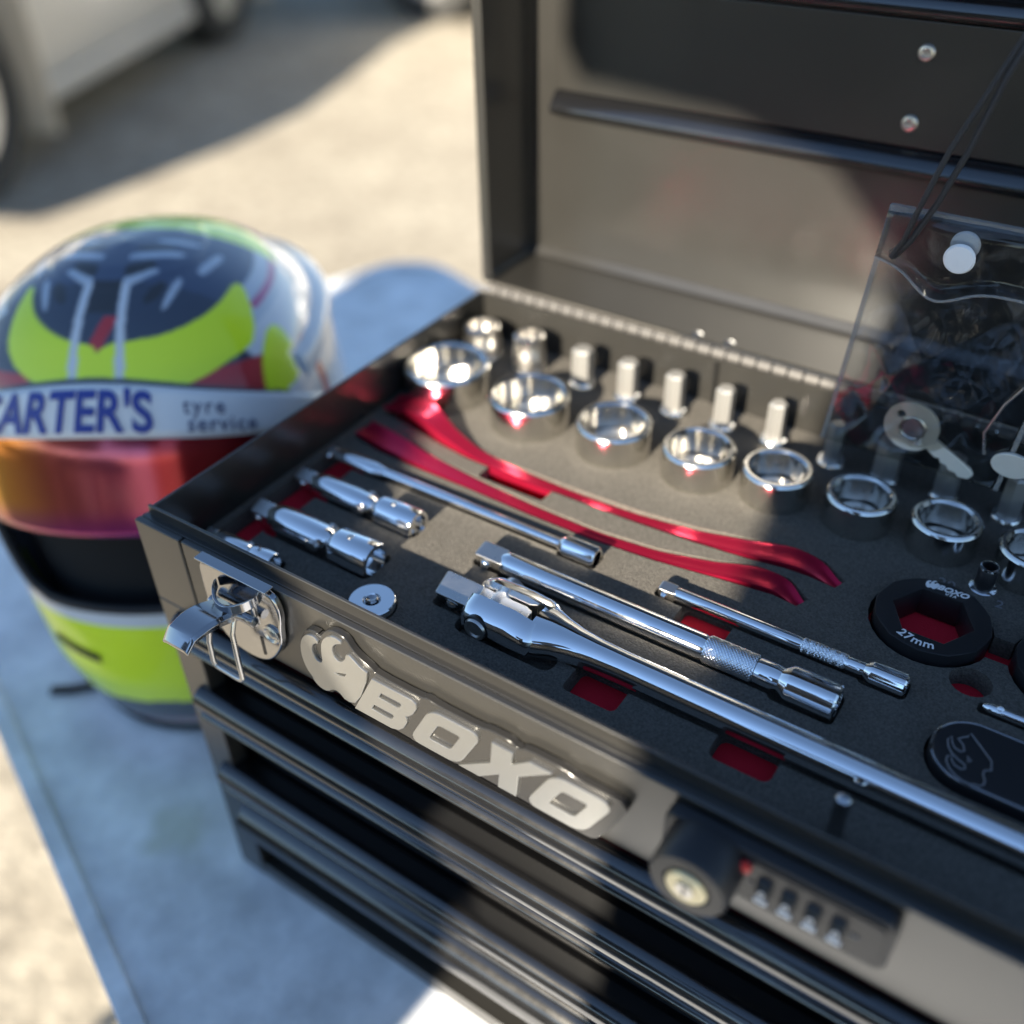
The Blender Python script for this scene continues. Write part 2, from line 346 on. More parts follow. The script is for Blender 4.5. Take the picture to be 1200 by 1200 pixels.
s = TB(); s.box(30, 36, 14, 16.6, -262, -248); s.build('drawer_stop', 'satin', bevel=0.5)
# hinge: knuckles along the back edge
hg = TB(); hg.tube([(6, D+4, 4), (W-6, D+4, 4)], 1.6, 8); hinge = hg.build('hinge_pin', 'darkchrome')
kn0 = MB(); kn0.tube([(0, 0, 0), (8.6, 0, 0)], 3.6, 12); kme = kn0.mesh('hinge_knuckle'); kme.materials.append(M['knuckle'])
for i in range(62):
    o = bpy.data.objects.new('hinge_knuckle', kme); col.objects.link(o); o.parent = tc; o.location = ((8+i*10.1)*K, (D+4)*K, (4+TCZ)*K)
s = TB(); s.box(8, W-8, D+5, D+7.5, -8, 5); s.build('hinge_leaf', 'paint', bevel=0.4)
for hx in (164, 186):
    s = TB(); s.lathe([(4.5, 0), (4.2, 2.2), (2.2, 3.6), (0.2, 4)], 16, Matrix.Translation((hx, D+12, 6))); s.build('hinge_bolt', 'chrome')
s = TB(); s.box(185, 187.2, D-4.4, D-2.7, -28, 2); s.build('back_seam', 'recess')
# lid, opened upright
LY = 372.0; LH = 330.0
lid = thing('lid', '', 'x'); del lid['label']; del lid['category']; lid.parent = tc; lid.location = (0, 0, TCZ*K)
def L(mb, name, m, bevel=0, smooth=35, seg=2): return MB.build(mb, name, m, lid, bevel, smooth, seg)
L(MB().box(0, W, LY, LY+2, 2, LH), 'lid_panel', 'paint')
L(MB().box(0.3, W-0.3, D+8, LY-0.2, 6.5, 8.5), 'lid_back_flange', 'paint')
L(MB().prism([(LY-0.3, 8.7), (LY-0.3, 14), (LY-1.6, 12.6), (LY-3.2, 10.6), (LY-5, 8.7)], 3, W-3, 'yz'), 'lid_corner_fold', 'paint', smooth=60)
L(MB().box(0.1, 2.0, D+6, LY-0.3, 9, LH), 'lid_side_flange', 'paint', 0.6)
L(MB().box(2.2, 9, D+4, D+6, 12, LH), 'lid_side_lip', 'paint', 0.5)
L(MB().box(W-2.0, W-0.1, D+6, LY-0.3, 9, LH), 'lid_side_flange', 'paint', 0.6)
L(MB().box(0, W, D+6, LY, LH, LH+2), 'lid_front_flange', 'paint', 0.6)
rib = MB(); RZ = 116.0
rib.prism([(LY-0.1, RZ-5), (LY-7, RZ-4.4), (LY-10, RZ-2), (LY-10.6, RZ+0.4), (LY-9.6, RZ+2.4), (LY-3.4, RZ+9.2), (LY-0.1, RZ+10.4)], 24, W-24, 'yz')
L(rib, 'stiffening_rib', 'rail', smooth=60)
L(MB().box(24, W-24, LY-3.0, LY-0.2, RZ+10.6, 192), 'inner_panel', 'paint', 1.2)
r2 = MB(); r2.prism([(LY-0.1, 192.4), (LY-6, 193.2), (LY-8.4, 195.6), (LY-8.4, 199), (LY-3, 205), (LY-0.1, 206)], 24, W-24, 'yz'); L(r2, 'stiffening_rib', 'rail', smooth=60)
L(MB().box(24, W-24, LY-3.0, LY-0.2, 206.4, LH-6), 'inner_panel', 'paint', 1.2)
for x, z in ((255.5, 176.5), (254.5, 140), (520, 176.5), (520, 140)):
    rv = MB(); rv.lathe([(4.6, 0), (4.6, 1.0), (3.9, 1.8), (2.5, 2.1), (2.0, 1.0), (0.2, 0.8)], 20, ax_my(x, LY-3.1, z)); L(rv, 'rivet', 'satin')
# small stop pin standing inside the front wall
s = TB(); s.lathe([(3.2, 0), (3.2, 21), (2.9, 24), (1.6, 25.4), (0.2, 25.8)], 16, Matrix.Translation((362, 36, -30))); s.build('stop_pin', 'darkchrome')

def chaikin(p, it=1):
    for _ in range(it):
        q = []
        for i in range(len(p)):
            a, b = p[i], p[(i+1) % len(p)]; q += [(a[0]*0.75+b[0]*0.25, a[1]*0.75+b[1]*0.25), (a[0]*0.25+b[0]*0.75, a[1]*0.25+b[1]*0.75)]
        p = q
    return p
# latch ---------------------------------------------------------------------------
lp = [(52,-1.5),(59,1.0),(100,1.0),(104.5,-6),(105,-14),(103,-22),(102,-32),(97,-42),(91,-49),(84,-53),(74,-54),(64,-52),(57,-46),(53,-38),(51,-26),(51,-10)]
def sub_front(poly, y0, y1): return MB().prism(poly, y0, y1, 'xz')
latch = TB(); latch.prism(chaikin(lp, 2), -0.2, -4.6, 'xz'); lt = latch.build('latch_plate', 'darkchrome', bevel=1.4, seg=3)
def LT(mb, name, m='darkchrome', bevel=0, smooth=40): return subbuild(mb, name, m, lt, bevel, smooth)
hk = [(58,-1),(58,-12),(63,-15),(66,-10),(70,-6),(77,-4.5),(84,-6),(88,-10),(91,-15),(98,-13),(98,-1)]
LT(MB().prism([(52,1.2),(100,1.2),(100,2.6),(52,2.6)], -6.4, -0.3, 'xz'), 'latch_top_fold', 'darkchrome', 0.6)
cl = MB(); cl.sections([[(64+26*u, -4.8-9.5*math.sin(PI*u)**0.7-dy, -9-3*math.sin(PI*u)+dz) for dy, dz in ((0,-3),(1.8,-3),(1.8,3),(0,3))] for u in [i/12 for i in range(13)]])
LT(cl, 'hook_loop', 'darkchrome', 0.5)
pv = MB(); pv.tube([(60, -8, -20), (90, -8, -20)], 2.6, 14); LT(pv, 'pivot_pin')
lv = MB(); secs = []
for u in [i/14 for i in range(15)]:
    y = -7-35*u; z = -17.5+2.5*u+5.0*math.sin(PI*u*0.9)-3.5*max(0, u-0.86)/0.14; hw = 8.0+2.2*math.sin(PI*min(1, u*0.75+0.15)); th = 1.0
    cx = 73.5-0.5*u; lip = 3.2*(1-u)+0.6
    secs.append([(cx-hw, y, z-th-lip), (cx-hw, y, z-0.6), (cx-hw+2, y, z+th), (cx+hw-2, y, z+th), (cx+hw, y, z-0.6), (cx+hw, y, z-th-lip), (cx+hw-1.4, y, z-th-lip), (cx+hw-2, y, z-th), (cx-hw+2, y, z-th), (cx-hw+1.4, y, z-th-lip)])
lv.sections(secs); LT(lv, 'latch_lever', 'darkchrome', 0.3)
bl = MB(); bl.tube([(82, -13, -17), (83, -17, -24), (84.2, -18.5, -40), (84.8, -19, -52), (83.6, -19, -54.4), (81, -19, -54.8), (68, -19, -54.2), (65.4, -19, -53.6), (64.4, -19, -51), (64.6, -18.5, -38), (65, -14, -20)], 1.35, 10)
LT(bl, 'wire_bail', 'satin')
for x, z in ((97, -27), (58, -27)):
    LT(MB().lathe([(5.4, 0), (5.4, 1), (4.6, 1.5), (3.4, 0.5), (2.2, 1.2), (0.2, 1.4)], 20, ax_my(x, -4.7, z)), 'latch_rivet', 'satin')
LT(MB().box(87, 88.6, -5.0, -4.5, -46, -34), 'latch_slot', 'recess')
LT(MB().box(86, 88, -6.2, -4.6, -26, -12), 'latch_rib', 'satin', 0.5)

# badge ---------------------------------------------------------------------------
def sl(x, z): return (x+(z+48)*0.5, z)                         # italic slant
def letter(x0, w, loops, z0=-48.5, h=28): return [[sl(x0+u*w, z0+v*h) for u, v in lp] for lp in loops]
def rr(x0, x1, y0, y1, r=0.12, rx=None): return [( (x0+x1)/2+(p[0])*1, p[1]) for p in [(q[0]-(x0+x1)/2, q[1]) for q in rrect(x0, x1, y0, y1, r, 4)]]
Bl = [[(0,0),(0.82,0),(0.95,0.06),(1,0.16),(1,0.36),(0.95,0.47),(0.9,0.51),(0.96,0.56),(1,0.66),(1,0.84),(0.95,0.95),(0.84,1),(0,1)],
      [(0.28,0.22),(0.28,0.38),(0.70,0.38),(0.74,0.34),(0.74,0.26),(0.70,0.22)], [(0.28,0.62),(0.28,0.78),(0.70,0.78),(0.74,0.74),(0.74,0.66),(0.70,0.62)]]
Ol = [rrect(0, 1, 0, 1, 0.2, 4), rrect(0.27, 0.73, 0.26, 0.74, 0.07, 3)]
Xl = [[(-0.12,0),(0.28,0),(0.52,0.34),(0.66,0),(1.0,0),(0.78,0.52),(1.14,1),(0.76,1),(0.56,0.70),(0.44,1),(0.06,1),(0.28,0.48)]]
badge_loops = [letter(147.5, 27, Bl), letter(180.5, 27.5, Ol), letter(212, 27, Xl), letter(244, 28.5, Ol)]
emblem = [(116.6,-32),(116.6,-25),(118.6,-18),(122.5,-13),(127,-11.6),(130,-14.5),(126.6,-16.2),(124.2,-20),(124.6,-26),(127.5,-28.8),(130.6,-27),(130.6,-21),(132,-13),(135.5,-7.8),(140.5,-4.6),(146,-6),(141,-8.8),(138,-13),(138.2,-18.4),(141.5,-20.8),(145.6,-17.6),(147.6,-11.4),(152,-14.4),(155,-17),(159.7,-18),(149.5,-43.6),(142,-47),(137.5,-42.4),(133.4,-43.4),(130,-47),(126,-47.4),(122,-45),(121,-41.4),(118.4,-38.6)]
emblem_s = chaikin(emblem, 1)
def grow(poly, d):                                             # simple outward offset
    n = len(poly); A_ = sum(poly[i][0]*poly[(i+1)%n][1]-poly[(i+1)%n][0]*poly[i][1] for i in range(n)); sg = 1 if A_ > 0 else -1
    out = []
    for i in range(n):
        p, q, r_ = Vector(poly[i-1]), Vector(poly[i]), Vector(poly[(i+1)%n])
        e1 = (q-p).normalized(); e2 = (r_-q).normalized(); n1 = Vector((e1.y, -e1.x))*sg; n2 = Vector((e2.y, -e2.x))*sg
        m_ = (n1+n2); m_ = m_/max(m_.length_squared/2, 0.5); out.append((q.x+m_.x*d, q.y+m_.y*d))
    return out
back = [(115,-33),(115.2,-24),(117.5,-16.5),(122,-10.6),(128,-9.6),(130,-11.5),(134,-5.6),(140,-2.4),(147,-4),(149.5,-8.6),(154,-12.4),(160,-15),(163,-17.5),(188.5,-17.5),(192,-15.6),(195,-17),(221,-17),(224,-15.2),(236,-15.2),(240,-18),(243,-15.2),(262,-15.2),(266,-17.2),(288,-17.2),(291.5,-20),(291,-24),(280.5,-47),(277,-51.5),(272,-52.3),(246,-52.3),(244,-51),(207,-51),(204,-52),(181,-52),(178,-51),(147,-51),(143,-49.5),(138,-45.5),(134,-46),(131,-49.4),(125.5,-49.6),(120.6,-46.6),(119.5,-42.6),(116.6,-39.4)]
bk = TB(); bk.prism(chaikin(back, 1), -0.1, -4.0, 'xz'); badge = bk.build('badge_backing', 'badgeback', bevel=1.5, seg=3)
for nm, lps in zip(('letter_b', 'letter_o', 'letter_x', 'letter_o'), badge_loops):
    mb = curve_mesh(nm, lps, 0.7, 0.25, front_at(-4.6)); subbuild(mb, nm, 'brushed', badge)
mb = curve_mesh('rhino', [emblem_s, [(136,-30),(145.5,-26.0),(144,-28.8),(140,-30.6)]], 0.7, 0.25, front_at(-4.6)); subbuild(mb, 'rhino_head', 'brushed', badge)

# combination lock -----------------------------------------------------------------
lk = TB(); lk.prism(rrect(308, 396, -33, -3.5, 5), 0.1, -7, 'xz'); lock = lk.build('lock_housing', 'plastic', bevel=1.5, seg=3)
def LK(mb, name, m, bevel=0, smooth=40): return subbuild(mb, name, m, lock, bevel, smooth)
LK(MB().prism(rrect(340, 393, -30, -6.5, 3), -7.1, -7.9, 'xz'), 'lock_face', 'plastic', 0.4)
LK(MB().lathe([(15.5, 0), (15.8, 2), (15.8, 16), (14.6, 17.6), (9.4, 17.6), (8.6, 16.4), (0.2, 16.4)], 40, ax_my(326.5, -7.1, -15)), 'lock_knob', 'plastic', 0, 40)
LK(MB().lathe([(8.2, 0), (8.2, 1.6), (7.4, 2.3), (0.2, 2.3)], 32, ax_my(326.5, -23.6, -15)), 'key_cylinder', 'brass')
LK(MB().lathe([(3.6, 0), (3.6, 0.8), (0.2, 0.8)], 20, ax_my(326.5, -26.0, -15)), 'key_plug', 'satin')
LK(MB().box(326, 327, -27.2, -26.9, -17.4, -12.6), 'key_slot', 'recess')
LK(MB().lathe([(2.8, 0), (2.8, 1.6), (1.8, 2.4), (0.2, 2.4)], 16, ax_my(341.5, -8.0, -10)), 'red_button', 'redplastic')
for i in range(4):
    x = 350+i*9.2
    dl = MB(); dl.lathe([(6.0, -2.7), (6.6, -2.2), (6.6, 2.2), (6.0, 2.7)], 20, Matrix.Translation((x, -4.6, -18)) @ AX); LK(dl, 'number_dial', 'plastic', 0, 20)
    LK(MB().box(x-2.6, x+2.6, -10.6, -9.4, -24.6, -22.6), 'dial_window', 'white', 0.3)
    tx = text_mesh('0', 5.4, 0.12, 0.06, 0, Matrix.Translation((x, -11.3, -18)) @ FRONT); LK(tx, 'dial_digit', 'white')
LK(MB().box(344, 346, -8.4, -7.8, -18.4, -17.6), 'index_mark', 'greyprint')
LK(MB().box(381.5, 385, -8.4, -7.8, -18.4, -17.6), 'index_mark', 'greyprint')

# ------------------------------------------------------------------ foam tray
FZ = -28.0; FB = -39.0
ft = thing('foam_tray', 'two tone foam insert, black over red, with cut-outs for tools', 'foam tray', (0, 0, FZ-34))
FO = -(FZ-34)
cut = MB()
SH = FB+2.2
def cbox(x0, x1, y0, y1, r=2.0, zb=FB-3): cut.prism(rrect(x0, x1, y0, y1, min(r, (x1-x0)/2.01, (y1-y0)/2.01), 3), zb, FZ+4)
def cpoly(poly, zb=FB-3): cut.prism(poly, zb, FZ+4)
cbox(12.6, 34.5, 38, 66.2, 3); cbox(13.4, 38.2, 70.9, 103.2, 3); cbox(14.1, 38.0, 107.3, 134.4, 3)      # finger slots
cbox(231.7, 259.3, 42.3, 64.1, 3); cbox(303.3, 331.5, 43.5, 63.6, 4); cbox(254.3, 281.6, 107.2, 127.7, 3)
cbox(17.7, 38.7, 55, 68.4, 2, SH); cbox(33.6, 109.2, 50.2, 73.0, 4, SH+0.11)
cbox(15.7, 34.3, 92, 103.6, 2, SH+0.07); cbox(31.1, 108.6, 89.1, 106.2, 4, SH+0.13)
cbox(13.6, 63.3, 121.3, 132.4, 3, SH+0.17); cbox(59.4, 184.3, 123.4, 130.3, 2, SH+0.23); cbox(179.6, 203.4, 120.2, 133.5, 2, SH+0.31)
cbox(10.7, 66, 24.3, 38.9, 4, SH+0.03)
cpoly(ngon(28, 12.4, 124.5, 37.5), SH+0.05)
cbox(146.6, 171.2, 90.9, 103.2, 2, SH+0.09); cbox(163.4, 317.1, 89.7, 104.4, 2, SH+0.15); cbox(311.8, 342.4, 87.1, 106.9, 3, SH+0.21)
cbox(147.1, 176.2, 55.3, 74.2, 3, SH+0.25); cbox(166.2, 222.4, 46.6, 83.1, 5, SH+0.29); cbox(210, 632, 56.2, 73.9, 3, SH+0.33)
cbox(237.8, 252.4, 120.4, 128.9, 2, SH+0.27); cbox(248.2, 348.1, 120.1, 129.2, 2, SH+0.19); cbox(342.2, 364.4, 118.2, 131.1, 3, SH+0.35)
cpoly(ngon(28, 29, 360, 174)); cpoly(ngon(28, 29, 425, 174.3)); cbox(383.2, 402.4, 165.4, 181.7, 2)
cpoly([(386+9.5*math.cos(a), 146+9*math.sin(a)) for a in [2*PI*i/24 for i in range(24)]]); cbox(392.2, 520, 129.7, 136.4, 2, SH+0.37)
cpoly([(c[0], c[1]) for c in rrect(378.9, 520, 80.8, 119.0, 19, 10)], SH+0.39)
# tyre lever pockets follow the levers
LVA = [(13,190),(30,189),(48,184),(66,178),(90,173),(120,171.5),(160,171.2),(200,172),(235,175),(265,180),(285,184),(300,183),(314,178)]
LVB = [(17,158),(40,154.5),(70,151),(110,148.6),(150,146.5),(190,146),(225,149),(255,155),(275,160),(290,160.5),(303,155)]
LWA = [9,9.5,8.2,6,4.6,4,3.6,4,5.4,7.4,8.0,6.6,3.0]
LWB = [8,8.6,6.6,4.6,4,3.6,4,5.6,7.8,6.8,3.0]
def outline(pts, wid, extra):
    up = []; dn = []
    for i, p in enumerate(pts):
        a = pts[max(i-1, 0)]; b = pts[min(i+1, len(pts)-1)]; d = Vector((b[0]-a[0], b[1]-a[1])).normalized(); n = Vector((-d.y, d.x)); w = wid[i]+extra
        up.append((p[0]+n.x*w, p[1]+n.y*w)); dn.append((p[0]-n.x*w, p[1]-n.y*w))
    return dn+up[::-1]
cpoly(outline(LVA, LWA, 1.3), FB-2.8); cpoly(outline(LVB, LWB, 1.3), FB-2.9); cbox(104.5, 149.2, 155.5, 174.3, 2)
cme = cut.mesh('tray_cutter', 0); co = bpy.data.objects.new('tray_cutter', cme); col.objects.link(co)
fm = MB(); fm.box(7.4, W-7.4, 9.4, D-3.2, FB, FZ); fme = fm.mesh('foam_layer', 0); fo = bpy.data.objects.new('foam_layer', fme); col.objects.link(fo)
md = fo.modifiers.new('b', 'BOOLEAN'); md.operation = 'DIFFERENCE'; md.object = co; md.solver = 'EXACT'; md.use_self = True
dg = bpy.context.evaluated_depsgraph_get(); fme2 = bpy.data.meshes.new_from_object(fo.evaluated_get(dg))
bpy.data.objects.remove(fo); bpy.data.objects.remove(co)
fme2.transform(Matrix.Translation((0, 0, FO*K))); fme2.materials.clear(); fme2.materials.append(M['foam'])
fme2.name = 'foam_layer'; link('foam_layer', fme2, ft)
MB().box(7.4, W-7.4, 9.4, D-3.2, FO+FB-17.6, FO+FB-0.4).build('red_base_layer', 'redfoam', ft)
tx = text_mesh('20', 9, 0.15, 0, 0, Matrix.Translation((358.5, 206.5, FZ+FO+0.3))); tx.build('size_number', 'greyprint', ft)
tx = text_mesh('2', 8, 0.15, 0, 0, Matrix.Translation((384.5, 205, FZ+FO+0.3))); tx.build('size_number', 'greyprint', ft)

# ------------------------------------------------------------------ tools
def P(mb, name, m, root, bevel=0, smooth=40): return mb.build(name, m, root, bevel, smooth)
def hexin(n, r, a0=0): return [(r*math.cos(a0+2*PI*i/n), r*math.sin(a0+2*PI*i/n)) for i in range(n)]

def socket(x, y, r, top, size_word):
    """standing socket: outer barrel with a chamfered mouth and a twelve-point bore"""
    h = top-(FZ-0.3)
    root = thing('socket', size_word, 'socket', (x, y, FZ-0.3), random.uniform(0, 1), 'chrome sockets standing in a row')
    n = 48; mb = MB()
    prof = [(r-0.6, 0.0), (r, 0.8), (r, h-2.0), (r-0.8, h-0.5), (r-1.4, h)]
    vs = []; fs = []
    for rr_, z in prof:
        vs += [(rr_*math.cos(2*PI*i/n), rr_*math.sin(2*PI*i/n), z) for i in range(n)]
    k = len(prof)
    def bore(i, d, z):
        a = 2*PI*i/n; m12 = (i % 8)/8.0; w = abs(m12-0.5)*2
        rad = d*(0.925+0.075*w); return (rad*math.cos(a), rad*math.sin(a), z)
    for d, z in ((r-3.0, h-0.1), (r-3.9, h-1.5), (r-4.1, 0.8)):
        if d == r-3.0: vs += [(d*math.cos(2*PI*i/n), d*math.sin(2*PI*i/n), z) for i in range(n)]
        else: vs += [bore(i, d, z) for i in range(n)]
    for j in range(k+2):
        for i in range(n): fs.append((j*n+i, j*n+(i+1)%n, (j+1)*n+(i+1)%n, (j+1)*n+i))
    fs.append(tuple((k+2)*n+i for i in range(n))); fs.append(tuple(range(n))[::-1])
    mb.add(vs, fs); P(mb, 'barrel', 'socket', root, 0, 28)
    fl = MB(); fl.lathe([(r-5.6, 0), (r-6, 2.4), (r*0.42, 2.4), (r*0.40, 1.4), (0.2, 1.4)], 32, Matrix.Translation((0,0,0.9))); P(fl, 'drive_floor', 'satin', root)
    return root
SK = [(33, 223, 28.0, -6), (98, 222, 25.5, -7), (157, 223.5, 22.8, -8), (211, 226, 21.0, -8), (256.5, 231, 19.6, -8.5), (303, 233, 18.7, -9), (347, 235.5, 18.0, -9), (390.5, 235, 17.4, -9)]
SKL = ['largest chrome socket, standing at the hinge end beside the left wall', 'second largest chrome socket, with a red reflection, next to the biggest one', 'third chrome socket counted from the largest, fully sunlit',
 'fourth chrome socket counted from the largest, sunlit with a sky blue inner edge', 'last sunlit chrome socket, beside the edge of the shadow', 'first shaded chrome socket, just past the edge of the sunlight', 'shaded chrome socket standing behind the black 27mm adapter', 'smallest chrome socket at the end of the row in shade']
for a, b in zip(SK, SKL): socket(*a, b)

def bit_socket(x, y, w, top, lab, fat=False):
    root = thing('bit_socket', lab, 'bit socket', (x, y, FZ-0.2), 0, 'upright bit sockets along the hinge side')
    h = top-FZ
    P(MB().lathe([(8.6, 0), (8.6, 3.0), (7.6, 4.4), (w*1.1, 4.6)], 28), 'socket_base', 'chrome', root) if not fat else None
    if fat:
        P(MB().lathe([(w, 0), (w, h*0.55), (w-0.8, h*0.6), (w-0.8, h-1), (w-2, h), (w-4, h), (w-4.6, h-6), (0.2, h-6)], 32), 'barrel', 'satin', root)
        P(MB().lathe([(w+0.5, 0), (w+0.5, 2.5), (w+0.1, 3)], 28, None), 'collar', 'chrome', root)
    else:
        b = MB(); b.sections([[(q[0], q[1], z) for q in hexin(6, ww, 0.5)] for z, ww in ((3, w), (h-1.4, w), (h, w-1.3))]); P(b, 'hex_bit', 'bit', root, 0, 20)
    return root
BX = [(24, 276, 13, -5, True), (62, 277, 11, -2, True), (104, 276, 7.0, 0, False), (137, 277, 6.6, 0, False), (170, 277, 6.2, 1, False), (203, 278, 5.9, 1, False), (236, 279, 5.6, 1, False), (273, 276, 5.2, 1, False), (304, 277, 7.6, 0, False), (337, 278, 6.8, 1, False), (371, 276, 6.2, 2, False)]
nm = ['squat round bit socket in the corner of the hinge wall and left wall', 'round bit socket with chrome collar next to the corner one', 'upright hex bit behind the gap between second and third socket', 'upright hex bit behind the third chrome socket', 'upright hex bit between the third and fourth chrome socket', 'upright hex bit behind the fourth chrome socket', 'upright hex bit behind the last sunlit socket', 'slim sunlit hex bit touching the edge of the clear pouch', 'thick dark hex bit in shade below the key in the pouch', 'dark hex bit in shade below the tip of the key', 'dark hex bit at the end of the row, under the pale tag']
for (x, y, w, tp, ft_), l in zip(BX, nm): bit_socket(x, y, w, tp, l, ft_)

def knurl(mb, x0, x1, r, n=26):
    """cross-knurled band as raised pyramids"""
    N = n*6; m = int((x1-x0)/0.45); vs = []; fs = []; k = n/2/r
    for j in range(m+1):
        x = x0+(x1-x0)*j/m; e = min(1, j/2, (m-j)/2)
        for i in range(N):
            a = 2*PI*i/N; hgt = (abs(math.cos(n*a/2+k*x))*abs(math.cos(n*a/2-k*x)))**0.6
            rr_ = r-0.35+(0.75*hgt)*e; vs.append((x, rr_*math.cos(a), rr_*math.sin(a)))
    for j in range(m):
        for i in range(N): fs.append((j*N+i, j*N+(i+1)%N, (j+1)*N+(i+1)%N, (j+1)*N+i))
    mb.add(vs, fs)
def sq_drive(x0, x1, w, root, tilt=0.35, y=0, z=0):
    rot = Matrix.Rotation(tilt, 4, 'X'); off = Matrix.Translation((0, y, z)) @ rot
    h = w/2; d = MB(); d.sections([[(x, s_*c_, t_*c_) for s_, t_ in ((-1,-1),(1,-1),(1,1),(-1,1))] for x, c_ in ((x0, h-1.0), (x0+1.2, h), (x1, h))], off)
    o = P(d, 'square_drive', 'satin', root, 0.7)
    c = Vector((x0+(x1-x0)*0.42, 0, 0)); bb = MB(); bb.lathe([(w*0.36, -0.4), (w*0.36, 0.1), (w*0.31, 0.35), (w*0.29, 0.1), (w*0.26, 1.0), (w*0.17, 2.0), (0.1, 2.4)], 18, off @ Matrix.Translation((c.x, -h, 0)) @ FY)
    bb.build('detent_ball', 'chrome', o); 
    return o
def socket_end(x0, x1, r, root, hexy=6, m='chrome'):
    b = MB(); n = 24
    def ring(x, rr_, fl): 
        out = []
        for i in range(n):
            a = 2*PI*i/n; k = rr_*(1-fl*(1-abs(math.cos(a*hexy/2)))*0.10); out.append((x, k*math.cos(a), k*math.sin(a)))
        return out
    b.sections([ring(x0, r*0.62, 0), ring(x0+r*0.5, r*0.97, 0.6), ring(x0+r*0.6, r, 1), ring(x1-0.8, r, 1), ring(x1, r-0.7, 1), ring(x1, r*0.66, 0), ring(x1-8, r*0.62, 0)])
    return P(b, 'socket_end', m, root, 0, 30)

# breaker bar: square drive, pivoting head, pin, flattened neck, shaft
br = thing('breaker_bar', 'long chrome breaker bar with swivel square drive head along the front', 'breaker bar', (0, 65, FZ+4.4))
BR = lambda mb, n_, m='chrome', b=0, s=40: P(mb, n_, m, br, b, s)
sq_drive(149, 172, 13.5, br, 0.42)
tn = MB(); tn.sections([[(x, y*hw, z) for y, z in ((-1,-6.5),(1,-6.5),(1,6.5),(-1,6.5))] for x, hw in ((170,5.5),(178,4.8),(196,4.8),(200,3))]); BR(tn, 'swivel_tongue', 'satin', 0.8)
for sg in (-1, 1):
    arm = MB(); prof = [(168.5,-7),(171,-10.5),(176,-11.6),(196,-11.6),(206,-9.8),(212,-6),(212,6),(206,9.8),(196,11.6),(176,11.6),(171,10.5),(168.5,7)]
    y0, y1 = (-17.0, -5.6) if sg < 0 else (5.6, 17.0)
    secs = []
    nn = 13
    for j in range(nn):                                        # rounded outside cheek
        t_ = j/(nn-1); y = y0+(y1-y0)*t_ if sg > 0 else y1+(y0-y1)*t_
        k = math.sqrt(max(0.0, 1-(abs(y)/17.3)**2)); secs.append([(190+(x-190)*(0.80+0.20*k), y, z*(0.18+0.90*k)) for x, z in prof])
    arm.sections(secs); BR(arm, 'fork_cheek', 'chrome', 0, 60)
pn = MB(); pn.lathe([(6.2, -17.6), (6.2, 17.6), (5.6, 18.6), (4.2, 18.6), (3.4, 17.8), (1.2, 18.1), (0.2, 17.9)], 28, ax_my(180.5, 0, 1)); BR(pn, 'pivot_pin', 'satin')
dk = MB(); dk.lathe([(7.0, 14.4), (7.4, 16.6), (6.9, 17.2), (6.3, 17.1)], 28, ax_my(180.5, 0, 1)); BR(dk, 'pin_groove', 'recess')
nk = MB(); secs = []
for x, hy, hz in ((205, 16.0, 9.4), (211, 15.0, 9.6), (218, 12.2, 9.2), (227, 9.8, 8.5), (238, 8.4, 8.0), (252, 7.8, 7.8), (420, 7.7, 7.7), (626, 7.7, 7.7)):
    secs.append([(x, hy*math.cos(a), hz*math.sin(a)) for a in [2*PI*i/32 for i in range(32)]])
nk.sections(secs); BR(nk, 'shaft', 'chrome', 0, 50)

# long extension bar
ex = thing('extension_bar', 'chrome extension bar with knurled grip lying beyond the breaker bar', 'extension bar', (0, 97, FZ+3.6))
sq_drive(148.5, 165, 10.5, ex, 0.2)
b = MB(); b.lathe([(5.2, 163), (6.4, 166), (6.6, 168), (6.6, 276), (6.0, 278)], 28, AX); P(b, 'shaft', 'chrome', ex)
b = MB(); knurl(b, 278, 303, 6.9); P(b, 'knurled_grip', 'chrome', ex, 0, 60)
b = MB(); b.lathe([(6.0, 302.6), (6.6, 304), (6.6, 312), (6.0, 316), (5.6, 318)], 28, AX); P(b, 'collar', 'chrome', ex)
socket_end(314, 341, 9.2, ex)

# small extension bar
ex2 = thing('small_extension_bar', 'slim chrome extension bar with knurled band beside the black adapter', 'extension bar', (0, 124.6, FZ+2.6))
sq_drive(239.5, 249, 6.4, ex2, 0.2)
b = MB(); b.lathe([(3.0, 248), (3.6, 250), (3.6, 312), (3.2, 314)], 24, AX); P(b, 'shaft', 'chrome', ex2)
b = MB(); knurl(b, 314, 336, 3.7, 18); P(b, 'knurled_grip', 'chrome', ex2, 0, 60)
b = MB(); b.lathe([(3.2, 335.8), (3.6, 337), (3.6, 343), (3.2, 346)], 24, AX); P(b, 'collar', 'chrome', ex2)
socket_end(344, 363, 5.9, ex2)

# thin wobble extension
tw = thing('thin_extension_bar', 'thin long chrome extension with flattened handle end beside the red levers', 'extension bar', (0, 126.8, FZ+2.4))
sq_drive(15.5, 22, 5.4, tw, 0.2)
b = MB(); b.sections([[(x, hy*math.cos(a), hz*math.sin(a)) for a in [2*PI*i/20 for i in range(20)]] for x, hy, hz in ((20,2.6,2.6),(24,4.6,3.4),(32,5.4,3.6),(52,5.2,3.6),(57,4.0,3.0),(61,2.8,2.8),(110,2.8,2.8),(170,2.8,2.8),(182,2.8,2.8))])
P(b, 'shaft', 'chrome', tw)
socket_end(180, 202, 6.3, tw)

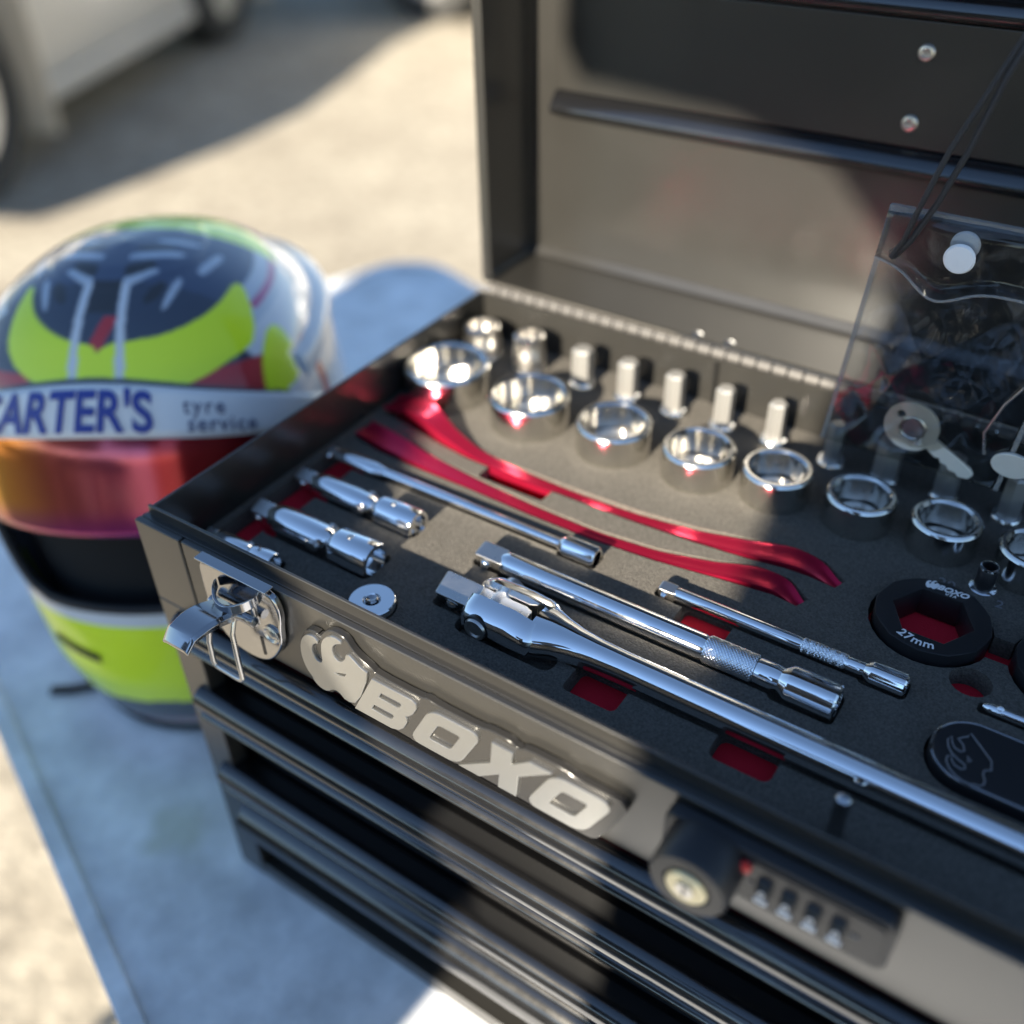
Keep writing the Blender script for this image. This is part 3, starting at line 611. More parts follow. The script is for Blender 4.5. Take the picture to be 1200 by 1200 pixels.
# universal joints
def ujoint(x, y, scale, lab, name='universal_joint'):
    root = thing(name, lab, 'universal joint', (x, y, FZ+3.2), 0, 'universal joints by the left wall')
    s_ = scale
    sq_drive(0, 12*s_, 9.5*s_, root, 0.3)
    b = MB(); b.sections([[(xx*s_, hy*s_*math.cos(a), hz*s_*math.sin(a)) for a in [2*PI*i/24 for i in range(24)]] for xx, hy, hz in ((10,4.5,4.5),(15,7.6,7.0),(20,8.6,7.6),(38,8.6,7.4),(46,8.2,6.6),(51,6.2,5.6),(53,3.4,3.6))])
    P(b, 'yoke', 'chrome', root)
    b = MB(); b.lathe([(3.4*s_, -9*s_), (3.8*s_, -8.6*s_), (3.8*s_, 8.6*s_), (3.4*s_, 9*s_)], 20, Matrix.Translation((46*s_, 0, 0)) @ FY); P(b, 'cross_pin', 'satin', root)
    c = MB(); c.tube([(50*s_, 0, 0), (60*s_, 0, 0)], 4.2*s_, 16); P(c, 'cross_block', 'satin', root)
    e = MB(); e.lathe([(7.6*s_, 55*s_), (9.6*s_, 57*s_), (10*s_, 58.5*s_), (10*s_, 80*s_), (9.4*s_, 81*s_), (7.2*s_, 81*s_), (6.8*s_, 74*s_), (0.2, 74*s_)], 32, AX); P(e, 'socket_end', 'chrome', root)
    d = MB(); d.lathe([(1.9*s_, 0), (1.7*s_, 0.5), (0.1, 0.9)], 14, Matrix.Translation((66*s_, 0, 9.8*s_))); P(d, 'detent_hole', 'satin', root)
    return root
ujoint(21, 61.5, 1.06, 'largest chrome universal joint with a wide socket end, nearest the latch')
ujoint(19, 97.6, 1.06*0.80*1.28, 'middle chrome universal joint between the large joint and the thin extension').scale = (1, 0.80, 0.80)
ujoint(13, 31.5, 0.62, 'small chrome joint mostly hidden behind the front rim near the latch')

# flanged adapter disc near the front rim
ad = thing('drive_adapter', 'small round chrome disc with a hole peeking over the front rim', 'adapter', (124.5, 37.5, FZ-1), 0.2)
P(MB().lathe([(11.8, 0), (12, 1), (12, 5.0), (11.4, 5.6), (4.6, 5.6), (4.0, 5.0), (4.0, 1.0), (0.2, 1.0)], 40), 'flange', 'chrome', ad)
P(MB().lathe([(3.4, 0), (3.4, 4.6), (2.6, 5.4), (1.2, 4.6), (0.2, 4.6)], 20, Matrix.Translation((0,0,1.2))), 'centre_pin', 'darkchrome', ad)

# tyre levers
def lever(pts, wid, zz, lab):
    root = thing('tyre_lever', lab, 'tyre lever', (pts[0][0], pts[0][1], FZ-8))
    secs = []; grooves = []
    # resample
    n = len(pts); ts = np.linspace(0, n-1, 60)
    X = np.interp(ts, range(n), [p[0] for p in pts]); Y = np.interp(ts, range(n), [p[1] for p in pts]); Wd = np.interp(ts, range(n), wid); Zs = np.interp(ts, range(n), zz)
    ker = np.array([1,2,3,2,1])/9.0
    def sm(a): return np.convolve(np.pad(a, 2, mode='edge'), ker, 'valid')
    X, Y, Wd, Zs = X, sm(sm(Y)), sm(Wd), sm(sm(Zs))
    for i in range(60):
        a = max(i-1, 0); b = min(i+1, 59); d = Vector((X[b]-X[a], Y[b]-Y[a], 0)).normalized(); nx, ny = -d.y, d.x
        u = i/59; endk = 1-min(1, min(u, 1-u)/0.22); th = 9.6-7.6*endk; dish = 1.6*endk
        cx, cy, cz = X[i]-pts[0][0], Y[i]-pts[0][1], Zs[i]+8
        w = Wd[i]; sec = []
        for k, zo in ((-1, -0.5*th+dish), (-0.82, -th), (0, -th-dish*0.3), (0.82, -th), (1, -0.5*th+dish), (0.9, 0+dish), (0.45, 0.35), (0, 0.2-0.5*(1-endk)), (-0.45, 0.35), (-0.9, 0+dish)):
            sec.append((cx+nx*w*k, cy+ny*w*k, cz+zo))
        secs.append(sec)
    b = MB(); b.sections(secs); P(b, 'lever_body', 'redalu', root, 0, 45)
    return root
ZA = [2,7,11,6,1,-1,-2,-2,-1.5,0,2,1,-5]; ZB = [2,2,0.5,-0.5,-1,-1,-1,0,1.5,1,-5]
lever(LVA, LWA, ZA, 'red anodised tyre lever with high curved spoon end, closer to the sockets')
lever(LVB, LWB, ZB, 'red anodised tyre lever lying lower, beside the thin chrome extension')

# black ring adapters
def ring_adapter(x, y, lab, text=True):
    root = thing('ring_adapter', lab, 'adapter', (x, y, FB+0.2), 0, 'black ring adapters')
    h = (FZ+5.5)-FB
    outer = []
    for i in range(72):
        a = 2*PI*i/72; outer.append(((26.6-0.55*abs(math.sin(a*6))**0.6)*math.cos(a), (26.6-0.55*abs(math.sin(a*6))**0.6)*math.sin(a)))
    hexo = ngon(6, 19.6, 0, 0, 0)
    mb = curve_mesh('ring', [outer, hexo], h/2-0.5, 0.5, Matrix.Translation((0, 0, h/2))); P(mb, 'ring_body', 'adapter', root, 0, 25)
    zt = h+0.15
    def wrap(tx, rad, ang0, flip):
        out = []
        for vx, vy, vz in tx.v:
            if flip: a = ang0+vx/rad; r_ = rad-vy
            else: a = ang0-vx/rad; r_ = rad+vy
            out.append((r_*math.cos(a), r_*math.sin(a), vz))
        tx.v = out; return tx
    if text:
        t1 = wrap(text_mesh('27mm', 6.6, 0.12, 0.10, 0, None, spacing=1.05), 21.6, -PI/2-0.10, True); t1.v = [(a, b, c+zt) for a, b, c in t1.v]; P(t1, 'size_mark', 'white', root)
        t2 = text_mesh('BOXO', 5.0, 0.12, 0.16, 0.3, Matrix.Translation((3.4, 21.3, zt))); P(t2, 'brand_mark', 'white', root)
        t3 = text_mesh('U S A', 2.2, 0.12, 0.05, 0.2, Matrix.Translation((3.2, 18.2, zt))); P(t3, 'brand_mark', 'white', root)
        em = MB(); c = 0.155
        em.prism([((p[0]-138)*c-6.2, (p[1]+28)*c+21.3) for p in emblem_s], zt-0.1, zt+0.15); P(em, 'brand_emblem', 'white', root, 0, 0)
    return root
ring_adapter(360, 174, 'black ring adapter marked 27mm with a hex hole over red foam')
ring_adapter(425, 174.5, 'black ring adapter without visible marking next to the 27mm one', False)

# oval driver handle
ov = thing('driver_handle', 'black oval tool handle with an outlined rhino emblem', 'tool handle', (0, 0, FB+0.2))
h = FZ+6-FB; op = rrect(380.2, 500, 82, 117.8, 17.8, 14)
P(MB().prism(op, 0, h), 'handle_body', 'plastic', ov, 2.4, 30)
rimp = rrect(381.0, 499.2, 82.8, 117, 17.0, 14)
b = MB(); b.tube([(p[0], p[1], h-0.9) for p in rimp+[rimp[0]]], 0.7, 8, None, False); P(b, 'chrome_edge', 'darkchrome', ov)
EM = [[0.068, 0.561], [-0.448, 0.174], [374.937, 22.869]]
def emb(p):                                                     # head outline turned to lie along the handle
    return (EM[0][0]*p[0]+EM[1][0]*p[1]+EM[2][0], EM[0][1]*p[0]+EM[1][1]*p[1]+EM[2][1], h+0.35)
b = MB(); ep = [emb(p) for p in emblem]; b.tube(ep+[ep[0]], 0.42, 6, None, False); P(b, 'emblem_line', 'greyprint', ov)
b = MB(); b.tube([emb(p) for p in ((134.5,-28.2),(139,-25.6),(137.5,-29.6),(134.5,-28.2))], 0.4, 6, None, False); P(b, 'emblem_eye', 'greyprint', ov)
b = MB(); b.tube([(446+6*math.cos(a), 99+9*math.sin(a), h+0.35) for a in [2*PI*i/24 for i in range(25)]], 0.42, 6, None, False); P(b, 'emblem_line', 'greyprint', ov)

# thin pick to the right of the oval hole
pk = thing('slim_driver', 'slim chrome driver starting at the oval red finger hole', 'driver', (0, 133, FZ+1.6))
b = MB(); b.lathe([(0.8, 394), (2.2, 396), (2.4, 398), (2.6, 410), (2.6, 515)], 16, AX); P(b, 'shaft', 'chrome', pk)
b = MB(); b.lathe([(1.6, 0), (1.6, 0.5), (0.9, 1.3), (0.1, 1.6)], 12, Matrix.Translation((401, 0, 2.0))); P(b, 'detent_ball', 'chrome', pk)

# small bit sockets near the adapters
def small_bit(x, y, lab):
    root = thing('small_bit_socket', lab, 'bit socket', (x, y, FZ-0.2), 0.3, 'tiny bit sockets by the ring adapters')
    P(MB().lathe([(6.6, 0), (6.6, 1.6), (5.6, 2.2)], 24), 'socket_base', 'chrome', root)
    P(MB().lathe([(4.6, 2), (4.7, 14.5), (4.2, 15.2), (3.5, 15.2), (3.2, 10), (0.2, 10)], 24), 'barrel', 'adapter', root)
    P(MB().lathe([(4.75, 14.3), (4.5, 15.4), (3.7, 15.6), (3.5, 14.6)], 24, None, False), 'rim', 'chrome', root)
small_bit(374.5, 212.5, 'tiny dark bit socket with bright rim behind the 27mm ring adapter')
small_bit(403, 209, 'tiny dark bit socket with bright rim behind the unmarked ring adapter')

# ------------------------------------------------------------------ clear pouch with key, hung on a cord
pc = thing('clear_pouch', 'clear plastic pouch with white snap button hanging before the lid', 'pouch', (0, 262, 0))
PX0, PX1, PZ0, PZ1 = 279.0, 372.0, -2.0, 134.0
def sheet(y0, seed, z1=PZ1, flap=False):
    r_ = np.random.default_rng(seed); nx, nz = 70, 90; vs = []; fs = []
    ph = r_.uniform(0, 6, 6)
    for j in range(nz+1):
        for i in range(nx+1):
            u = i/nx; v = j/nz
            x = PX0+(PX1-PX0)*u-11*(1-v); z = PZ0+(z1-PZ0)*v
            bulge = math.sin(PI*u)*math.sin(PI*min(1, v*1.02))
            y = y0*bulge+1.6*math.sin(7*u+5*v+ph[0])*bulge+1.2*abs(math.sin(9*v-6*u+ph[1]))*bulge+0.8*abs(math.sin(11*u+13*v+ph[2]))*bulge+0.5*abs(math.sin(19*u-8*v+ph[3]))*bulge
            vs.append((x, y, z))
    for j in range(nz):
        for i in range(nx): fs.append((j*(nx+1)+i, j*(nx+1)+i+1, (j+1)*(nx+1)+i+1, (j+1)*(nx+1)+i))
    return MB().add(vs, fs)
def vinyl(mb, name, m='clear'):
    o = mb.build(name, m, pc, 0, 80); sd = o.modifiers.new('thickness', 'SOLIDIFY'); sd.thickness = 0.0003; return o
vinyl(sheet(-5.5, 3), 'front_sheet'); vinyl(sheet(5.0, 5), 'back_sheet')
fb = MB(); n = 24; vs = []
for i in range(n+1):
    u = i/n; x = PX0+(PX1-PX0)*u; dip = 26+11*math.exp(-((u-0.36)/0.16)**2)+6*u
    for k in range(5): vs.append((x-0.08*dip*k/4, -1.5-5.5*math.sin(PI*u)*(k/4), PZ1-dip*k/4))
fb.add(vs, [(i*5+k, i*5+k+1, (i+1)*5+k+1, (i+1)*5+k) for i in range(n) for k in range(4)]); vinyl(fb, 'flap')
b = MB(); b.tube([vs[i*5+4] for i in range(n+1)], 0.75, 6); b.build('flap_edge', 'weld', pc)
b = MB(); b.prism([(PX0, PZ1), (PX0+2.4, PZ1), (PX0-8.6, PZ0), (PX0-11, PZ0)], -0.9, 0.9, 'xz'); b.build('side_weld', 'weld', pc)
b = MB(); b.prism([(PX1, PZ1), (PX1+2.4, PZ1), (PX1-8.6, PZ0), (PX1-11, PZ0)], -0.9, 0.9, 'xz'); b.build('side_weld', 'weld', pc)
b = MB(); b.prism([(PX0, PZ1-2.2), (PX0, PZ1+0.8), (PX1+2, PZ1+0.8), (PX1+2, PZ1-2.2)], -1.6, 1.2, 'xz'); b.build('top_weld', 'weld', pc)
b = MB(); b.lathe([(7.0, 0), (7.2, 1), (6.4, 2.2), (0.2, 2.6)], 28, ax_my(316.5, -6.4, 118.0)); b.build('snap_button', 'snap', pc)
b = MB(); b.lathe([(6.6, 0), (6.8, 1), (6.0, 2), (0.2, 2.2)], 28, ax_my(316.5, 0.5, 122.2)); b.build('snap_socket', 'snap', pc)
b = MB(); b.tube([(286+2.6*math.cos(a), -1.4, 111.5+2.6*math.sin(a)) for a in [2*PI*i/16 for i in range(17)]], 0.5, 6, None, False); b.build('eyelet', 'weld', pc)
# lanyard cord, doubled
cd = thing('lanyard_cord', 'thin black braided cord looped through the clear pouch', 'cord', (286, 261, 111))
def cordpath(off):
    A = Vector((0, -3, 0)); pts = [A+Vector((off*0.2, off*0.3, 0)), Vector((6+off, -6, 10)), Vector((13+off*2.2, -7+off, 30)), Vector((20+off*2.6, -4+off, 55)), Vector((28+off*1.2, 0, 85)), Vector((40+off*0.4, 10, 125)), Vector((54, 25, 175)), Vector((62, 40, 225))]
    out = []
    for i in range(len(pts)-1):
        for k in range(5): out.append(pts[i].lerp(pts[i+1], k/5))
    out.append(pts[-1]); return out
MB().tube(cordpath(0.9), 1.5, 10).build('cord_strand', 'cord', cd)
MB().tube(cordpath(-1.9), 1.4, 10).build('cord_strand', 'cord', cd)
# key in the pouch
ky = thing('key', 'flat steel key with round head inside the clear pouch', 'key', (322, 261.5, 12))
mtx = Matrix.Rotation(math.radians(-32), 4, 'Y').inverted() if False else Matrix.Rotation(math.radians(30), 4, 'Y')
b = curve_mesh('bow', [ngon(32, 14), ngon(14, 2.6, -8.5, 2.0)], 0.9, 0.3, mtx @ FRONT); b.v = [(x-8, y, z+9) for x, y, z in b.v]; b.build('key_bow', 'keysteel', ky)
b = MB(); b.lathe([(7.0, 0), (7.0, 0.8), (6.2, 1.2), (5.4, 0.6), (0.2, 0.6)], 24, mtx @ FY); b.v = [(x-7, y-1.2, z+9) for x, y, z in b.v]; b.build('key_disc', 'satin', ky)
b = MB(); b.prism([(13.5,-4),(20,-4.4),(22,-3),(24,-4.6),(27,-3.4),(30,-4.8),(33,-3.2),(36,-4),(40,-1),(40,2.5),(37,4),(13.5,4)], -1.1, 1.1, 'xz', mtx); b.v = [(x-8, y, z+9) for x, y, z in b.v]; b.build('key_blade', 'keysteel', ky, 0.3)
tg = thing('key_tag', 'pale oval tag beside the key inside the clear pouch', 'tag', (366, 260, 16))
b = MB(); b.prism([(10*math.cos(a), 7*math.sin(a)) for a in [2*PI*i/28 for i in range(28)]], -1.2, 1.2, 'xz'); b.build('tag_disc', 'keysteel', tg, 0.5)
b = MB(); b.tube([(-14, 0, 2), (-17, 0, 14), (-12, 0, 32), (-6, -1, 44)], 0.8, 8); b.build('tag_string', 'satin', tg)

# ------------------------------------------------------------------ helmet
HS = 1.06; HZ = 1.24; ZM = 282.0
hz_ = [0, 20, 60, 100, 130, 170, 210, 240, 260, 272, 279, 282]
hA = [84, 98, 112, 119, 123, 124, 119, 104, 81, 56, 30, 1]
hF = [116, 131, 142, 138, 132, 125, 115, 97, 74, 50, 27, 1]
hB = [95, 108, 125, 138, 148, 153, 150, 134, 106, 74, 42, 1]
from_z = np.linspace(0, ZM, 160)
def smooth_tab(tab):
    y = np.interp(from_z, hz_, tab); k = np.ones(9)/9
    ys = np.convolve(np.pad(y, 4, mode='edge'), k, 'valid'); ys[-5:] = y[-5:]; ys[:2] = y[:2]; return ys
tA, tF, tB = smooth_tab(hA), smooth_tab(hF), smooth_tab(hB)
lA, lF, lB = tA.tolist(), tF.tolist(), tB.tolist()
def HP(th, z, off=0.0):
    q = max(0.0, min(158.999, z/ZM*159)); i = int(q); w_ = q-i
    a = lA[i]*(1-w_)+lA[i+1]*w_+off; f = lF[i]*(1-w_)+lF[i+1]*w_+off; bk_ = lB[i]*(1-w_)+lB[i+1]*w_+off
    s_, c_ = math.sin(th), math.cos(th); w = 0.5+0.5*math.tanh(c_*3)
    r_ = f*w+bk_*(1-w)
    sq = 1+0.04*math.sin(2*th)**2
    return (a*s_*sq*HS, -r_*c_*sq*HS, z*HZ)
helm = thing('race_helmet', 'full face racing helmet in lime, slate and white with mirrored visor', 'helmet', (-190, 165, TZ+2.5), math.radians(-57+90))
LIME = (0.72, 0.92, 0.012); SLATE = (0.035, 0.05, 0.085); WHT = (0.62, 0.66, 0.72); PALE = (0.45, 0.52, 0.62); RED = (0.45, 0.02, 0.03); DGR = (0.05, 0.06, 0.075); BLK = (0.008, 0.008, 0.009); DTOP = (0.05, 0.075, 0.14); NEAR = (0.02, 0.022, 0.028)
BBC = {}
def inside(poly, x, y):
    bb = BBC.get(id(poly))
    if bb is None: bb = BBC[id(poly)] = (min(q[0] for q in poly), max(q[0] for q in poly), min(q[1] for q in poly), max(q[1] for q in poly))
    if x < bb[0] or x > bb[1] or y < bb[2] or y > bb[3]: return False
    c = False; n = len(poly)
    for i in range(n):
        (x1, y1), (x2, y2) = poly[i], poly[i-1]
        if (y1 > y) != (y2 > y) and x < (x2-x1)*(y-y1)/(y2-y1)+x1: c = not c
    return c
LIME_R = [(-2,-99),(30,-96),(58,-88),(82,-62),(88,-46),(72,-8),(66,-44),(50,-64),(30,-75),(-2,-80)]
LIME_L = [(2,-99),(-30,-96),(-52,-84),(-62,-66),(-52,-24),(-46,-54),(-34,-68),(-18,-77),(2,-80)]
WEDGE = [(92,-26),(112,-36),(98,-70),(90,-66)]
VENTS = [[(10,-44),(16,-42),(30,-30),(27,-27),(14,-36),(9,-38)], [(34,-58),(38,-56),(44,-34),(40,-30)], [(8,-22),(36,-14),(40,-8),(36,-6),(8,-15)], [(20,2),(44,6),(46,12),(20,9)], [(48,-22),(54,-24),(60,2),(56,10)]]
SLOTS_0 = [[(9,-38),(14,-36),(27,-27),(24,-20),(8,-26)], [(22,-56),(32,-52),(36,-36),(28,-38)], [(10,-12),(34,-4),(30,2),(10,-4)]]
LIME_R, LIME_L, WEDGE = [chaikin(q, 2) for q in (LIME_R, LIME_L, WEDGE)]
VENTS = [chaikin(q, 1) for q in VENTS]; SLOTS = [chaikin(q, 1) for q in SLOTS_0]
def paint(th, z, p):
    x = p[0]/HS; y = p[1]/HS; t = abs(th)
    if z < 15: return WHT
    if z < 18.5: return RED
    if z < 42-6*t: return DGR
    if t < 1.2:
        if z < 104: return LIME
        if z < 116: return WHT
        if z < 225-19*t*t and t < (0.50+0.42*math.sqrt(max(0.0, min(1.0, (z-114)/52))) if z < 168 else 1.15): return BLK
        if z < 225-19*t*t: return WHT
    if z < 215 or (z < 232 and t > 1.2):
        if t > 1.95 and 120 < z < 165: return LIME
        if 1.36 < t < 1.44 and z > 90: return RED
        return WHT if z > 60 else PALE
    if z < 243-24*t*t and t < 1.1: return DGR
    stripe = abs(abs(x)-12.5+(y+60)*0.06) < 2.6 and y < -42
    if stripe: return WHT
    if inside(LIME_R, x, y) or inside(LIME_L, x, y) or inside(WEDGE, x, y) or inside(WEDGE, -x, y): return LIME
    if y < 0 and 0.42 < t < 1.0 and z < 246-8*t: return RED
    if -82 < y < -64 and abs(x-2-(y+74)*0.5) < 4.5: return RED
    if y > 24+0.15*abs(x) and math.hypot(x, y) < 92: return LIME
    r_ = math.hypot(x, y*0.82)
    if y > -30 and 84 < r_ < 88: return (0.4, 0.05, 0.2)
    if y > -60 and 92 < r_: return WHT
    if y > -46 and r_ > 76 and abs(x) > 40: return PALE
    ax = abs(x)
    for poly in VENTS:
        if inside(poly, ax, y): return PALE
    for poly in SLOTS:
        if inside(poly, ax, y): return NEAR
    if -62 < y < -40 and abs(x) < 9: return NEAR
    if y > -40: return DTOP
    return SLATE
NT, NZ = 380, 280
zs = [ZM*(1-(1-i/(NZ-1))**1.45) for i in range(NZ)]
vs = []; cols = []
for zi, z in enumerate(zs):
    for i in range(NT):
        th = -PI+2*PI*i/NT; p = HP(th, z)
        vs.append(p); c_ = paint(th, z, p)
        if z > 225:
            acc = np.array(c_, float); dz = 0.5*(zs[min(zi+1, NZ-1)]-zs[max(zi-1, 0)])
            for da, db in ((-0.5, -0.4), (0.5, -0.4), (-0.5, 0.4), (0.5, 0.4)):
                t2 = th+da*2*PI/NT; z2 = min(z+db*dz, ZM); acc += paint(t2, z2, HP(t2, z2))
            c_ = tuple(acc/5)
        cols.append((*c_, 1.0))
fs = [(j*NT+i, j*NT+(i+1)%NT, (j+1)*NT+(i+1)%NT, (j+1)*NT+i) for j in range(NZ-1) for i in range(NT) if cols[j*NT+i][:3] != BLK]
fs.append(tuple((NZ-1)*NT+i for i in range(NT)))
me = bpy.data.meshes.new('shell'); me.from_pydata([(a*K, b*K, c*K) for a, b, c in vs], [], fs)
ca = me.color_attributes.new('paint', 'FLOAT_COLOR', 'POINT'); ca.data.foreach_set('color', [v for c_ in cols for v in c_])
me.polygons.foreach_set('use_smooth', [True]*len(me.polygons)); me.materials.append(M['shell']); link('shell', me, helm)
def patch(zlo, zhi, t0, t1, off, nt=60, nz=14):
    vs = []; fs = []
    for j in range(nz+1):
        for i in range(nt+1):
            t = t0+(t1-t0)*i/nt; z = zlo(t)+(zhi(t)-zlo(t))*j/nz; vs.append(HP(t, z, off))
    for j in range(nz):
        for i in range(nt): fs.append((j*(nt+1)+i, j*(nt+1)+i+1, (j+1)*(nt+1)+i+1, (j+1)*(nt+1)+i))
    return MB().add(vs, fs)
patch(lambda t: 40, lambda t: 262, -PI, PI, -16.0, 90, 40).build('inner_lining', 'pad', helm, 0, 60)
up = [(0.50+0.42*math.sqrt((z-116)/50), z) for z in np.linspace(116, 166, 14)]
seal = [(-t, z) for t, z in up[::-1]]+[(t, 116) for t in np.linspace(-0.46, 0.46, 22)]+up
rm = MB(); rm.tube([HP(t, z, 0.5) for t, z in seal], 4.0, 8); rm.build('aperture_seal', 'visorblack', helm)
# visor: opened a little, film tint and reflections painted from gold to crimson
vm = patch(lambda t: 165-8*t*t, lambda t: 222-19*t*t, -1.28, 1.28, 5.0, 80, 16)
vme = vm.mesh('visor', 60); ca = vme.color_attributes.new('paint', 'FLOAT_COLOR', 'POINT')
cc = []
for i, v in enumerate(vme.vertices):
    t = -1.28+2.56*(i % 81)/80; w = (i//81)/16
    stops = [(-1.3, (1.0, 0.85, 0.05)), (-0.80, (1.0, 0.62, 0.04)), (-0.52, (0.90, 0.30, 0.04)), (-0.25, (0.52, 0.10, 0.07)), (0.0, (0.42, 0.07, 0.10)), (0.22, (0.36, 0.06, 0.12)), (0.27, (0.32, 0.015, 0.025)), (0.7, (0.24, 0.012, 0.02)), (1.3, (0.05, 0.012, 0.012))]
    for (a, ca_), (b_, cb_) in zip(stops, stops[1:]):
        if a <= t <= b_:
            k = (t-a)/(b_-a); c_ = [ca_[q]*(1-k)+cb_[q]*k for q in range(3)]
    if w < 0.28: k = (0.28-w)/0.28*0.7; c_ = [c_[0]*(1-k)+0.34*k, c_[1]*(1-k)+0.01*k, c_[2]*(1-k)+0.24*k]
    cc += [*c_, 1.0]
ca.data.foreach_set('color', cc); vme.materials.append(M['visor']); vo = link('visor', vme, helm); sd = vo.modifiers.new('t', 'SOLIDIFY'); sd.thickness = 0.0025
so = patch(lambda t: 219-19*t*t, lambda t: 243-24*t*t, -1.3, 1.3, 6.0, 80, 6).build('sponsor_strip', 'strip', helm, 0, 60); sd = so.modifiers.new('t', 'SOLIDIFY'); sd.thickness = 0.0015
def wrap_text(body, size, t0, zc, m, name, bold, shear, spacing=1.0):
    tx = text_mesh(body, size, 0.0, bold, shear, None, 'LEFT', spacing)
    me_ = tx.mesh('t', 0); bm = bmesh.new(); bm.from_mesh(me_); bmesh.ops.subdivide_edges(bm, edges=bm.edges, cuts=2, use_grid_fill=True)
    out = MB(); idx = {v: i for i, v in enumerate(bm.verts)}
    vs = []
    for v in bm.verts:
        x, y = v.co.x/K, v.co.y/K; t = t0+x/(112.0); z = zc+y-21*t*t
        vs.append(HP(t, z, 7.4))
    out.add(vs, [tuple(idx[v] for v in f.verts) for f in bm.faces]); bm.free(); bpy.data.meshes.remove(me_)
    return out.build(name, m, so, 0, 0)
wrap_text("CARTER'S", 25.5, -0.70, 230.5, 'bluetext', 'sponsor_lettering', 0.7, 0.18, 1.0)
wrap_text('tyre', 10.5, 0.44, 234.5, 'slate', 'sponsor_lettering', 0.15, 0.25, 1.3)
wrap_text('service', 10.5, 0.44, 226.2, 'slate', 'sponsor_lettering', 0.15, 0.25, 1.2)
patch(lambda t: 84-16*t-14, lambda t: 90-16*t-14, -0.62, -0.30, 1.0, 20, 3).build('chin_vent', 'visorblack', helm, 0, 60)
patch(lambda t: 84+16*t-14, lambda t: 90+16*t-14, 0.30, 0.62, 1.0, 20, 3).build('chin_vent', 'visorblack', helm, 0, 60)
sp = MB(); secs = []                                            # rear spoiler lip over the crown
for i in range(31):
    t = 1.25+(2*PI-2.5)*i/30; k = math.sin(PI*i/30)
    zc = 214+8*k; a = HP(t, zc, 0); b_ = HP(t, zc+8, 4+10*k); c2 = HP(t, zc+13, 4+9*k); d_ = HP(t, zc+16, 0)
    secs.append([a, b_, c2, d_])
sp.sections(secs); sp.build('rear_spoiler', 'strip', helm, 0, 50)
MB().lathe([(70, -2), (108, -2), (110, 3), (100, 9), (70, 9)], 40, Matrix.Diagonal((1.0, 1.18, 1, 1))).build('neck_roll', 'pad', helm)
for sg in (-1, 1):
    p0 = Vector(HP(sg*1.42, 170, 3)); nrm = Vector((sg, -0.15, 0)).normalized(); q_ = nrm.to_track_quat('Z', 'Y').to_matrix().to_4x4()
    MB().lathe([(16, -6), (16, 3), (13, 5), (5, 5.6), (0.2, 5.6)], 28, Matrix.Translation(p0) @ q_).build('visor_pivot', 'visorblack', helm)
st = MB(); st.tube([Vector(HP(-0.9, 8, -6)), Vector(HP(-0.95, 2, 8)), Vector(HP(-1.0, 1.0, 30)), Vector(HP(-1.05, 1.0, 46))], 5.5, 10); st.v = [(x, y, max(z*0.35, 0.5)) for x, y, z in st.v]; st.build('chin_strap', 'visorblack', helm)

